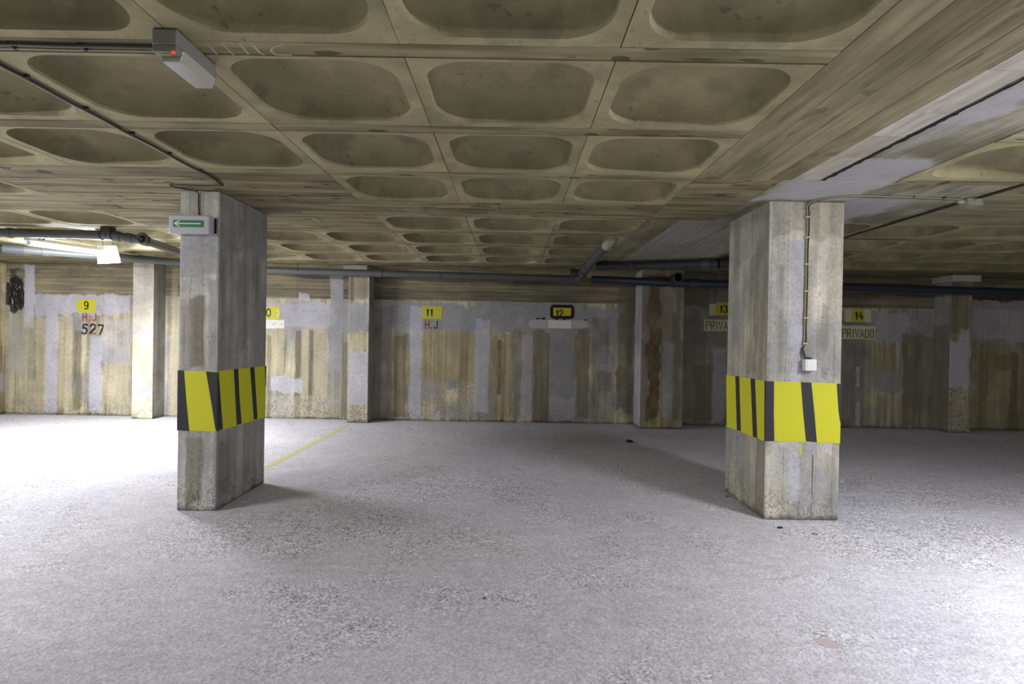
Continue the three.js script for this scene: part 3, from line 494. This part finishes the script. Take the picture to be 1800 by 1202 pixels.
part('white_overpaint', ribbon(arc(0.165 - 0.04, 0.0, 0.025, 0.042, 100, -100, 8), 0.012, 0.005), M.whitePaint, s10.t);
sign('yellow painted panel with the black number 11 above the red initials', [-1.419, -1.106, 1.608, 1.804], '11', [-1.36, 1.651, 0.105]);
sign('yellow painted panel with the number 12 inside a thick black sprayed frame', [0.618, 0.939, 1.655, 1.843], '12', [0.681, 1.676, 0.1], {
  sx: 0.9, frame: (cx, cy) => { const o = []; const w = 0.165, h = 0.087; for (const [sx, sy, a] of [[1, 1, 0], [-1, 1, 90], [-1, -1, 180], [1, -1, 270]]) o.push(...arc(sx * (w - 0.03), sy * (h - 0.03), 0.03, 0.03, a, a + 90, 4)); return ribbon(o, 0.045, 0.0055, true, 0.35, 9); } });
sign('yellow painted panel with the number 13 beside the left face of the switch column', [3.189, 3.493, 1.738, 1.938], '13', [3.248, 1.781, 0.105], { back: [3.091, 3.225, 1.735, 1.913] });
const s14 = sign('yellow painted panel with the number 14 on a pale ground', [5.322, 5.518, 1.665, 1.87], '14', [5.368, 1.708, 0.115], { back: [5.219, 5.63, 1.665, 1.87] });
part('white_scrap', plate([[0.11, 0.05], [0.18, 0.055], [0.18, 0.085], [0.11, 0.085]], 0.0035), M.whitePaint, s14.t);
function lettering(name, label, category, text, at, h, stroke, mat, opt) { const t = thing(name, label, category, [at[0], at[1], wz]); letters(text, 0, 0, h, stroke, opt).forEach((g, i) => part('letter', g, Array.isArray(mat) ? mat[i] : mat, t)); return t; }
lettering('painted_initials', 'red painted initials H.J under the yellow 9', 'lettering', 'H.J', [-6.747, 1.491], 0.105, 0.017, M.red, { gap: 0.22 });
lettering('painted_number', 'black hand-painted number 527 under the red initials', 'number', '527', [-6.762, 1.28], 0.145, 0.026, M.ink, { gap: 0.17, sx: 1, skew: 0.08, wob: 0.5, bob: 0.05 });
lettering('painted_initials', 'dark red and black initials H.J under the yellow 11', 'lettering', 'H.J', [-1.371, 1.459], 0.112, 0.017, [M.red, M.ink, M.ink], { gap: 0.1 });
for (const [label, r, tx] of [['pale painted strip lettered PRIVADO under the number 13, half hidden by the switch column', [3.007, 3.534, 1.486, 1.669], [3.039, 1.509]], ['pale painted strip lettered PRIVADO under the number 14', [5.153, 5.707, 1.397, 1.607], [5.181, 1.424]]]) {
  const cx = (r[0] + r[1]) / 2, cy = (r[2] + r[3]) / 2, t = thing('private_sign', label, 'sign', [cx, cy, wz]);
  part('painted_strip', plate(wavyRect(r[0] - cx, r[2] - cy, r[1] - cx, r[3] - cy, 0.004, 17 + Math.round(cx)), 0.0025), M.paleStrip, t);
  for (const g of letters('PRIVADO', tx[0] - cx, tx[1] - cy, 0.125, 0.011, { t: 0.004, gap: 0.06, wob: 0.15, sx: 0.82 })) part('letter', g, M.ink, t);
}
{ // painted-out bars and black marks
  const a = [-3.981, -3.583, 1.415, 1.549], t = thing('white_patch', 'white painted-out bar under the half hidden yellow panel', 'paint', [(a[0] + a[1]) / 2, (a[2] + a[3]) / 2, wz]);
  part('paint', plate(wavyRect(a[0] - a[1] + (a[1] - a[0]) / 2, -(a[3] - a[2]) / 2, (a[1] - a[0]) / 2, (a[3] - a[2]) / 2, 0.006, 31), 0.002), M.whitePaint, t);
  for (const [x, y] of [[0.05, 0.01], [0.02, -0.01], [0.15, 0.0]]) part('black_fleck', plate([[x, y], [x + 0.015, y - 0.005], [x + 0.02, y + 0.008], [x + 0.004, y + 0.01]], 0.003), M.ink, t);
  const b = [0.254, 1.193, 1.489, 1.623], u = thing('white_patch', 'long greyish painted-out bar under the black framed 12', 'paint', [(b[0] + b[1]) / 2, (b[2] + b[3]) / 2, wz]);
  const W2 = (b[1] - b[0]) / 2, H2 = (b[3] - b[2]) / 2;
  part('paint', plate([...arc(-W2 + H2, 0, H2, H2, 90, 270, 8), [-W2 + 0.3, -H2], [W2 - 0.1, -H2 + 0.005], [W2, -H2 + 0.03], [W2, H2 - 0.03], [W2 - 0.1, H2]], 0.0015), M.greyPaint, u);
  part('white_patch', plate([[-0.16, -H2], [0.2, -H2], [0.2, H2 - 0.01], [-0.16, H2 - 0.01]], 0.0022), M.whitePaint, u);
  for (const [px, w, h] of [[-0.36, 0.07, 0.026], [-0.27, 0.07, 0.035], [-0.06, 0.07, 0.02], [0.06, 0.06, 0.02], [0.4, 0.06, 0.014]]) part('black_dab', plate([...arc(px + w / 2, H2, w / 2, h, 0, 180, 6)], 0.004), M.blackSpray, u);
}
{ // sprayed black scribble at the far left
  const t = thing('spray_scribble', 'black sprayed scribble on the wall near the left edge', 'graffiti', [-7.819, 1.902, wz]);
  const R = rng(4); for (let k = 0; k < 9; k++) { const pts = []; let x = (R() - 0.5) * 0.2, y = 0.1 + R() * 0.12; const dx = (R() - 0.5) * 0.02; for (let i = 0; i < 12; i++) { pts.push([clamp(x, -0.14, 0.14), y]); x += dx + (R() - 0.5) * 0.05; y -= 0.035 + (R() - 0.6) * 0.02; } part('stroke', ribbon(pts, 0.013 + R() * 0.012, 0.001 + k * 0.0004, false, 0.7, k + 1), M.blackSpray, t); }
}

// ---------------------------------------------------------------- fittings
{ // exit sign on the left column
  const t = thing('exit_sign', 'white box sign with a green panel and left-pointing arrow on the column', 'exit sign', [-2.365, 2.115, -4.25]);
  part('housing', rbox(0.30, 0.135, 0.075, 0.012, 3), M.plastic, t, [0, 0, 0.0385]);
  part('green_panel', rbox(0.222, 0.05, 0.004, 0.002, 1), M.green, t, [-0.004, 0.003, 0.0775]);
  const a = mergeGeometries([ribbon([[-0.09, 0], [0.09, 0]], 0.007, 0.002), ribbon([[-0.064, 0.018], [-0.08, 0.012], [-0.096, 0], [-0.08, -0.012], [-0.064, -0.018]], 0.007, 0.0022)]);
  part('arrow', a, M.arrow, t, [-0.004, 0.003, 0.0796]);
  part('black_gasket', rbox(0.03, 0.11, 0.01, 0.003, 1), M.hole, t, [0.150, 0.0, 0.006]);
}
{ // emergency light on the ceiling
  const t = thing('emergency_light', 'grey emergency light with a clear cover and a red lamp under the ceiling', 'emergency light', [-1.222, CEIL, -2.125]);
  part('housing', rbox(0.088, 0.055, 0.27, 0.006, 2), std({ color: 0x7f7e76, roughness: 0.5 }), t, [0, -0.031, 0]);
  const s = new THREE.Shape([[-0.04, 0], [0.04, 0], [0.03, -0.034], [-0.03, -0.034]].map((p) => new THREE.Vector2(...p)));
  const cov = new THREE.ExtrudeGeometry(s, { depth: 0.2, bevelEnabled: true, bevelSize: 0.003, bevelThickness: 0.01, bevelSegments: 2 }).translate(0, -0.061, -0.12);
  part('cover', cov, std({ color: 0xaeaea2, roughness: 0.3 }), t);
  part('end_cap', rbox(0.084, 0.024, 0.04, 0.004, 1), std({ color: 0x7e7d6c, roughness: 0.5 }), t, [0, -0.07, 0.113]);
  part('red_lamp', new THREE.SphereGeometry(0.006, 10, 8), std({ color: 0xff2a20, emissive: 0xff2a1a, emissiveIntensity: 1.2, roughness: 0.4 }), t, [0.031, -0.083, 0.13]);
  part('yellow_label', rbox(0.034, 0.003, 0.016, 0.001, 1), std({ color: 0x8f9a2c, roughness: 0.5 }), t, [-0.002, -0.083, 0.112]);
  part('base_gasket', box(0.08, 0.004, 0.26), M.hole, t, [0, -0.0022, 0]);
}
{ // chalk scrawl beside the emergency light
  const t = thing('chalk_scrawl', 'faint white chalk scrawl on the ceiling rib beside the emergency light', 'chalk mark', [0, CEIL - 0.0034, 0]), m = std({ color: 0xb5b4a2, roughness: 0.95 });
  const Y = (x, d) => [x, -d];
  [[Y(-1.127, 2.098), Y(-1.13, 2.165)], [Y(-1.07, 2.088), Y(-1.069, 2.167)], [Y(-1.007, 2.086), Y(-1.008, 2.161)], [Y(-.96, 2.093), Y(-.961, 2.151), Y(-.951, 2.164)], [Y(-.855, 2.09), Y(-.89, 2.103), Y(-.913, 2.132), Y(-.908, 2.162), Y(-.849, 2.164)]].forEach((k, i) => { const g = ribbon(k, 0.007, 0.0012, false, 0.6, i + 2); g.rotateX(Math.PI / 2); part('stroke', g, m, t); });
}
function tubeLamp(label, L, wrapped) {
  const [x, y, d] = L.at, n = L.len, t = thing('tube_lamp', label, 'tube lamp', [x, y, -d]);
  t.rotation.order = 'YXZ'; t.rotation.set(L.tilt, L.turn, 0);
  part('batten', rbox(0.06, 0.035, n, 0.006, 1), M.enamel, t, [0, 0.045, 0]);
  const glow = std({ color: 0xffffff, emissive: new THREE.Color(...TUBE_COLOR), emissiveIntensity: L.glow, roughness: 0.5 });
  part('glowing_tube', rbox(0.054, 0.042, n - 0.07, 0.019, 3), glow, t);
  for (const s of [-1, 1]) part('lamp_holder', rbox(0.036, 0.055, 0.024, 0.005, 1), M.enamel, t, [0, 0.012, s * (n / 2 - 0.03)]);
  for (const s of [-1, 1]) {
    const l = new THREE.RectAreaLight(new THREE.Color(...TUBE_COLOR), L.power, 0.022, n - 0.1); l.name = 'tube_light';
    l.position.set(s * 0.016, -0.031, 0); l.rotation.order = 'YXZ'; t.add(l);
    const dir = V(s * 0.75, -1, 0).normalize(); l.up.set(0, 0, 1);
    const m = new THREE.Matrix4().lookAt(V(0, 0, 0), dir, V(0, 0, 1)); l.quaternion.setFromRotationMatrix(m); l.castShadow = true;
  }
  return t;
}
{
  const t = tubeLamp('glowing white fluorescent tube lamp hung below the left drain pipes', LAMPS.visible);
  const sh = new THREE.CylinderGeometry(0.105, 0.125, 0.21, 22, 10, true); const p = sh.attributes.position;
  for (let i = 0; i < p.count; i++) { const a = Math.atan2(p.getZ(i), p.getX(i)), y = p.getY(i), k = 1 + 0.05 * (hash(Math.round(a * 7), Math.round(y * 60), 5) - 0.5) + 0.03 * Math.sin(y * 150); p.setX(i, p.getX(i) * k); p.setZ(i, p.getZ(i) * k * 0.8); }
  sh.computeVertexNormals(); part('wrapped_shade', sh, new THREE.MeshPhysicalMaterial({ color: 0xf4f4f8, roughness: 0.8, transmission: 0.45, thickness: 0, side: THREE.DoubleSide, emissive: new THREE.Color(...TUBE_COLOR), emissiveIntensity: 0.35 }), t, [0.02, -0.005, -0.56]).rotation.set(0.05, 0.1, 0.08);
  part('hanging_wire', rod([0, 0.06, -0.5], [0, 0.15, -0.5], 0.003, 6), M.wire, t); part('hanging_wire', rod([0.05, 0.06, -0.6], [0.05, 0.15, -0.6], 0.003, 6), M.wire, t);
  for (const z of [0.5, 0.44]) part('hanger_clip', new THREE.TorusGeometry(0.02, 0.008, 8, 14).translate(0, 0.075, 0), M.clipDark, t, [0.02, 0, z]);
  tubeLamp('tube lamp under the ceiling to the right, outside the picture', LAMPS.right);
  tubeLamp('tube lamp under the ceiling to the left, outside the picture', LAMPS.left);
  tubeLamp('tube lamp under the ceiling behind the viewer, outside the picture', LAMPS.rear);
}
// pipes -------------------------------------------------------------
function pipeRun(t, pts, r, mat, sleeves = []) {
  for (let i = 0; i + 1 < pts.length; i++) part('pipe', rod(pts[i], pts[i + 1], r, 18), mat, t);
  for (const [i, f, len, rr, m] of sleeves) {
    const a = V(...pts[i]), b = V(...pts[i + 1]), dir = b.clone().sub(a).normalize(), c = a.clone().lerp(b, f), u = c.clone().addScaledVector(dir, -len / 2), w = c.clone().addScaledVector(dir, len / 2);
    part('coupling', rod(u.toArray(), w.toArray(), rr ?? r * 1.16, 18), m ?? mat, t);
  }
}
const at3 = (d, X, Y) => [X, Y, -d];
{
  const t = thing('drain_pipe', 'grey drain pipe with an open tee end above the glowing tube', 'pipe');
  const a = at3(5.75, -7.6, 2.31), b = at3(5.80, -4.102, 2.299), c = at3(5.86, -3.783, 2.262), e = at3(7.2, -4.175, 2.328);
  b[1] = Math.min(b[1], 2.31);
  pipeRun(t, [a, b, c], 0.044, M.pipe, [[0, 0.72, 0.05, 0.05], [1, 0.25, 0.07, 0.052], [1, 0.6, 0.06, 0.05]]);
  const q = V(...c), dir = V(...e).sub(q).normalize();
  part('branch_pipe', rod(c, e, 0.044, 18), M.pipe, t); part('coupling', rod(q.clone().addScaledVector(dir, 0.05).toArray(), q.clone().addScaledVector(dir, 0.13).toArray(), 0.052, 18), M.pipe, t);
  const tee = new THREE.TorusGeometry(0.047, 0.014, 10, 22); part('open_end', tee, M.pipe, t, [c[0] + 0.04, c[1] + 0.005, c[2] + 0.075]);
  part('open_end_hole', new THREE.CylinderGeometry(0.045, 0.045, 0.05, 20).rotateX(Math.PI / 2), M.hole, t, [c[0] + 0.04, c[1] + 0.005, c[2] + 0.05]);
  part('tee_body', new THREE.SphereGeometry(0.058, 18, 12), M.pipe, t, [c[0] + 0.02, c[1], c[2] + 0.02]);
  part('hanger', rbox(0.1, 0.07, 0.1, 0.01), M.strap, t, [b[0], 2.345, b[2]]);
  part('hanger_strap', new THREE.TorusGeometry(0.047, 0.006, 6, 20).rotateY(Math.PI / 2), M.strap, t, [b[0] - 0.06, b[1], b[2]]);
  part('hanger_strap', new THREE.TorusGeometry(0.047, 0.006, 6, 20).rotateY(Math.PI / 2), M.strap, t, [b[0] + 0.05, b[1] - 0.004, b[2]]);
}
{
  const t = thing('drain_pipe', 'long grey drain pipe running along the top of the back wall', 'pipe');
  const p0 = at3(6.75, -7.2, 2.315), p1 = at3(6.95, -6.21, 2.333), p2 = at3(8.1, -4.695, 2.317), p3 = at3(8.46, -3.627, 2.264), p4 = at3(8.46, 0.975, 2.214);
  p1[1] = Math.min(p1[1], 2.31);
  pipeRun(t, [p0, p1, p2, p3, p4], 0.05, M.pipe, [[1, 0.06, 0.2, 0.064, M.pipeDark], [1, 0.22, 0.06, 0.058], [1, 0.75, 0.05, 0.056], [3, 0.36, 0.08, 0.058], [3, 0.55, 0.05, 0.057]]);
  for (const f of [0.1, 0.42, 0.62, 0.9]) { const q = V(...p3).lerp(V(...p4), f); part('hanger_wire', rod([q.x, q.y, q.z + 0.052], [q.x, CEIL, q.z + 0.052], 0.006, 6), M.wire, t); }
}
{
  const t = thing('drain_pipe', 'dark blue drain pipe along the back wall behind the switch column', 'pipe');
  const p0 = at3(8.44, 1.157, 2.207), p1 = at3(8.44, 2.33, 2.176), p2 = at3(8.44, 5.011, 2.157), p3 = at3(8.44, 7.776, 2.115);
  pipeRun(t, [p0, p1, p2, p3], 0.058, M.pipeBlue, [[0, 0.84, 0.1, 0.068, M.pipeBlue], [1, 0.12, 0.16, 0.07, M.pipeDark], [1, 0.3, 0.05, 0.065], [2, 0.16, 0.03, 0.066, M.strap]]);
  const q = at3(8.3, 2.348, 2.22);
  part('stub_pipe', rod([q[0], q[1], q[2] - 0.12], [q[0], q[1], q[2] + 0.16], 0.066, 20, true), M.pipeDark, t);
  part('stub_rim', new THREE.TorusGeometry(0.064, 0.012, 8, 22), M.pipeDark, t, [q[0], q[1], q[2] + 0.16]);
  part('stub_bottom', new THREE.CylinderGeometry(0.062, 0.062, 0.01, 20).rotateX(Math.PI / 2), M.hole, t, [q[0], q[1], q[2] + 0.05]);
}
{
  const t = thing('drain_pipe', 'grey branch pipe with a pale bend dropping from the ceiling to the tee', 'pipe');
  const a = at3(6.25, 1.048, 2.396), b = at3(7.75, 0.983, 2.287), c = at3(8.42, 0.954, 2.201);
  pipeRun(t, [a, b, c], 0.052, M.pipe, [[0, 0.93, 0.12, 0.064], [1, 0.35, 0.16, 0.066]]);
  part('pale_bend', tubeGeo([[a[0] + 0.06, CEIL - 0.002, a[2] + 0.03], [a[0] + 0.04, a[1] + 0.045, a[2] + 0.02], [a[0], a[1], a[2]], [a[0] - 0.015, a[1] - 0.03, a[2] - 0.12]], 0.06, 16, 16), M.pipeWhite, t);
  const e = at3(8.05, 0.831, 2.249); part('stub_pipe', rod(e, [e[0] + 0.2, e[1] - 0.01, e[2]], 0.056, 18), M.pipeDark, t); part('stub_cap', rod([e[0] - 0.03, e[1], e[2]], [e[0] + 0.03, e[1], e[2]], 0.066, 18), M.pipeDark, t);
}
{
  const t = thing('drain_pipe', 'dark horizontal pipe from the tee to a capped elbow beside the switch column', 'pipe');
  const a = at3(7.72, 1.117, 2.309), b = at3(7.25, 2.587, 2.31);
  pipeRun(t, [a, b], 0.052, M.pipeDark, [[0, 0.06, 0.12, 0.064], [0, 0.3, 0.03, 0.057, M.pipe], [0, 0.9, 0.1, 0.064, M.pipe]]);
  part('elbow', tubeGeo([b, [b[0] + 0.12, b[1] + 0.01, b[2]], [b[0] + 0.19, b[1] + 0.05, b[2] - 0.02], [b[0] + 0.2, CEIL - 0.002, b[2] - 0.02]], 0.066, 16, 16), M.strap, t);
}
// cables ------------------------------------------------------------
function cable(label, runs, clips, mats, name = 'electric_cable') {
  const t = thing(name, label, 'cable');
  runs.forEach(([pts, r], i) => part('wire', tubeGeo(pts, r, Math.max(12, pts.length * 8), 7), Array.isArray(mats) ? mats[i % mats.length] : mats, t));
  for (const [p, s, m] of clips) part('clip', rbox(...s, 0.002, 1), m ?? M.clip, t, p);
  return t;
}
{
  const y = CEIL - 0.012, x = -2.025, R = rng(8), p = [], clips = [];
  for (let d = 0.8; d < 4.0; d += 0.2) p.push([x - 0.004 + (R() - 0.5) * 0.014, y, -d]);
  p.push([-2.06, y, -4.05]);
  for (let d = 1.05; d < 4; d += 0.33) clips.push([[x, CEIL - 0.009, -d], [0.032, 0.016, 0.012], M.clipDark]);
  cable('dark cable running along a coffer joint to the exit sign column', [[p, 0.0085], [[[-2.06, y, -4.05], [-2.2, y, -4.07], [-2.44, y, -4.06], [-2.43, y, -4.12], [-2.36, y, -4.2], [-2.335, CEIL - 0.02, -4.238], [-2.335, 2.3, -4.243], [-2.33, 2.185, -4.243]], 0.005]], clips, M.cableDark);
}
{
  const y = CEIL - 0.012, clips = []; for (let x = -2.9; x < -1.35; x += 0.26) clips.push([[x, CEIL - 0.01, -2.118], [0.014, 0.016, 0.04], M.clipDark]);
  const q = (dz) => { const o = []; for (let x = -3.2; x <= -1.255; x += 0.194) o.push([x, y, -2.11 + dz + (hash(Math.round(x * 10), 1, 9) - 0.5) * 0.006]); return o; };
  cable('pair of dark cables along a ceiling rib to the emergency light', [[q(0.010), 0.007], [q(-0.022), 0.0045]], clips, [M.cableDark, M.cablePale]);
}
{
  const z = -4.262, x = 2.185, two = (o) => { const pts = []; for (let Y = 1.32; Y < 2.3; Y += 0.12) pts.push([x + o + (hash(Math.round(Y * 50), 2, 3) - 0.5) * 0.006 - (2.3 - Y) * 0.004, Y, z]); return pts; };
  const bend = (o, dy) => [[x + o, 2.345, z + 0.002], [x + 0.03 + o, CEIL - 0.01, z + 0.06 + dy], [x + 0.12, CEIL - 0.008, z + 0.15 + dy], [2.40, CEIL - 0.008, -4.075 + dy], [2.67, CEIL - 0.008, -4.08 + dy], [2.95, CEIL - 0.008, -4.1 + dy], [3.22, CEIL - 0.008, -4.12 + dy]];
  const clips = [1.32, 1.51, 1.71, 1.91, 2.11, 2.26].map((Y) => [[x - 0.004, Y, -4.266], [0.036, 0.011, 0.02]]).concat([2.4, 2.62, 2.84, 3.06].map((X) => [[X, CEIL - 0.006, -4.09], [0.01, 0.012, 0.034], M.clipDark]));
  cable('pair of pale cables down the front of the switch column', [
    [[[x + 0.018, 1.2, z + 0.018], [x + 0.0, 1.24, z + 0.004], [x - 0.012, 1.28, z], ...two(-0.006), ...bend(-0.006, 0.008)], 0.0055], [[[x + 0.008, 1.2, z + 0.018], [x - 0.022, 1.235, z + 0.006], [x - 0.024, 1.28, z + 0.004], ...two(0.006), ...bend(0.006, -0.008)], 0.0055]], clips, [M.cablePale, M.cableDark]);
}
{
  const x = 3.27, y = CEIL - 0.01, run = (d0, d1, o) => { const p = []; const n = Math.ceil(Math.abs(d1 - d0) / 0.2); for (let i = 0; i <= n; i++) p.push([x + o + (hash(i, 4, 11) - 0.5) * 0.012, y, -(d0 + (d1 - d0) * i / n)]); return p; };
  const clips = []; for (let d = 4.5; d < 8; d += 0.45) clips.push([[x, CEIL - 0.008, -d], [0.04, 0.012, 0.012], M.clipDark]);
  cable('twin dark cables leading away from the ceiling junction box', [[[[3.26, y, -4.16], ...run(4.25, 8.4, 0.008)], 0.0065], [[[3.25, y, -4.16], ...run(4.25, 8.4, -0.012)], 0.006]], clips, M.cableDark);
  cable('dark cable coming forward along the ceiling to the junction box', [[[...run(4.07, 0.3, 0.02)], 0.009]], [[[x + 0.02, CEIL - 0.009, -3.5], [0.03, 0.014, 0.012], M.clipDark], [[x + 0.02, CEIL - 0.009, -2.9], [0.03, 0.014, 0.012], M.clipDark]], M.cableDark);
  const t = thing('junction_box', 'small pale junction box on the ceiling right of the switch column', 'junction box', [3.29, CEIL, -4.13]);
  part('box', rbox(0.11, 0.05, 0.09, 0.008, 2), M.pipeWhite, t, [0, -0.025, 0]); part('lid', rbox(0.1, 0.008, 0.08, 0.003, 1), M.cablePale, t, [0, -0.053, 0]); part('gland', rod([-0.1, -0.02, 0], [-0.05, -0.02, 0], 0.014, 12), M.clip, t); part('gland', rod([0, -0.02, 0.045], [0, -0.02, 0.075], 0.014, 12), M.clip, t);
}
{
  const t = thing('light_switch', 'white surface-mounted light switch box on the front of the column', 'switch', [2.205, 1.162, -4.27]);
  part('housing', rbox(0.085, 0.085, 0.055, 0.006, 2), M.whiteBox, t, [0, 0, 0.0275]); part('rocker', rbox(0.06, 0.06, 0.004, 0.0018, 2), M.whiteBox, t, [0.002, 0, 0.0555]); part('glow_button', rbox(0.016, 0.008, 0.003, 0.001, 1), M.enamel, t, [0.012, -0.004, 0.061]);
  part('cable_gland', new THREE.CylinderGeometry(0.016, 0.02, 0.016, 14), M.blueDark, t, [0.0, 0.048, 0.028]);
}
// on the floor ------------------------------------------------------
function floorPlate(name, label, category, pts, mat, h = 0.0015) { const g = plate(pts.map(([x, d]) => [x, d]), h); g.rotateX(-Math.PI / 2); const t = mesh(name, g, mat, scene); t.userData = { label, category }; return t; }
const lineM = std({ color: 0xc9c58e, roughness: 0.8 }), lineFaint = std({ color: 0xdedccb, roughness: 0.8 });
const lineShape = (x0, x1, d0, d1, w, seed) => { const R = rng(seed), L = [], Rr = []; for (let i = 0; i <= 40; i++) { const f = i / 40, x = x0 + (x1 - x0) * f, d = d0 + (d1 - d0) * f; L.push([x - w / 2 * (0.8 + R() * 0.4), d]); Rr.unshift([x + w / 2 * (0.8 + R() * 0.4), d]); } return [...L, ...Rr]; };
floorPlate('parking_line', 'worn yellow floor line starting behind the exit sign column', 'parking line', lineShape(-2.42, -2.40, 5.4, 8.45, 0.075, 3), lineM);
floorPlate('parking_line', 'very faint yellow floor line in the brightly lit left bay', 'parking line', lineShape(-5.38, -5.58, 5.9, 8.4, 0.07, 4), lineFaint);
floorPlate('paint_mark', 'faded pink patch on the floor at the lower right', 'paint', [[1.372, 2.566], [1.439, 2.563], [1.456, 2.525], [1.488, 2.493], [1.389, 2.486], [1.372, 2.518]], std({ color: 0xc4b2b4, roughness: 0.9 }), 0.001);
{
  const pebble = (label, px, s, mat, seed) => { const g = new THREE.IcosahedronGeometry(1, 2), p = g.attributes.position; for (let i = 0; i < p.count; i++) { const k = 0.8 + 0.4 * vn(p.getX(i) * 1.5 + 9, p.getY(i) * 1.5 + p.getZ(i) * 1.3 + 9, seed); p.setXYZ(i, p.getX(i) * s[0] * k, p.getY(i) * s[1] * k + s[1] * 0.75, p.getZ(i) * s[2] * k); } g.computeVertexNormals(); const t = mesh('pebble', g, mat, scene, [px[0], 0, -px[1]]); t.userData = { label, category: 'pebble' }; };
  pebble('small dark pebble on the floor in front of the switch column', [1.932, 4.075], [0.02, 0.008, 0.01], std({ color: 0x2e2d2b }), 3);
  pebble('pale chip of mortar at the rear corner of the switch column foot', [1.848, 4.883], [0.022, 0.012, 0.016], std({ color: 0x9a978e }), 4);
  pebble('dark lump on the floor near the foot of the rust streaked pilaster', [1.541, 7.421], [0.05, 0.018, 0.035], std({ color: 0x25231f }), 5);
  pebble('tiny dark crumb on the floor in the middle foreground', [-.12, 2.899], [0.007, 0.005, 0.006], std({ color: 0x55524e }), 6);
  const ring = mesh('metal_ring', new THREE.TorusGeometry(0.017, 0.002, 8, 24).rotateX(Math.PI / 2), std({ color: 0x5b5a58, roughness: 0.5, metalness: 0.6 }), scene, [2.119, 3.96].length ? [2.119, 3.96].reduce((a, b, i) => i ? [a[0], 0.002, -b] : [b], []) : [0, 0, 0]);
  ring.userData = { label: 'thin dark ring lying on the floor in front of the switch column', category: 'ring' };
  floorPlate('paper_scrap', 'white scrap of paper on the floor beside the switch column', 'paper', [[3.215, 5.563], [3.241, 5.543], [3.183, 5.452], [3.157, 5.471]], M.whitePaint, 0.006);
}
renderer.render(scene, camera);
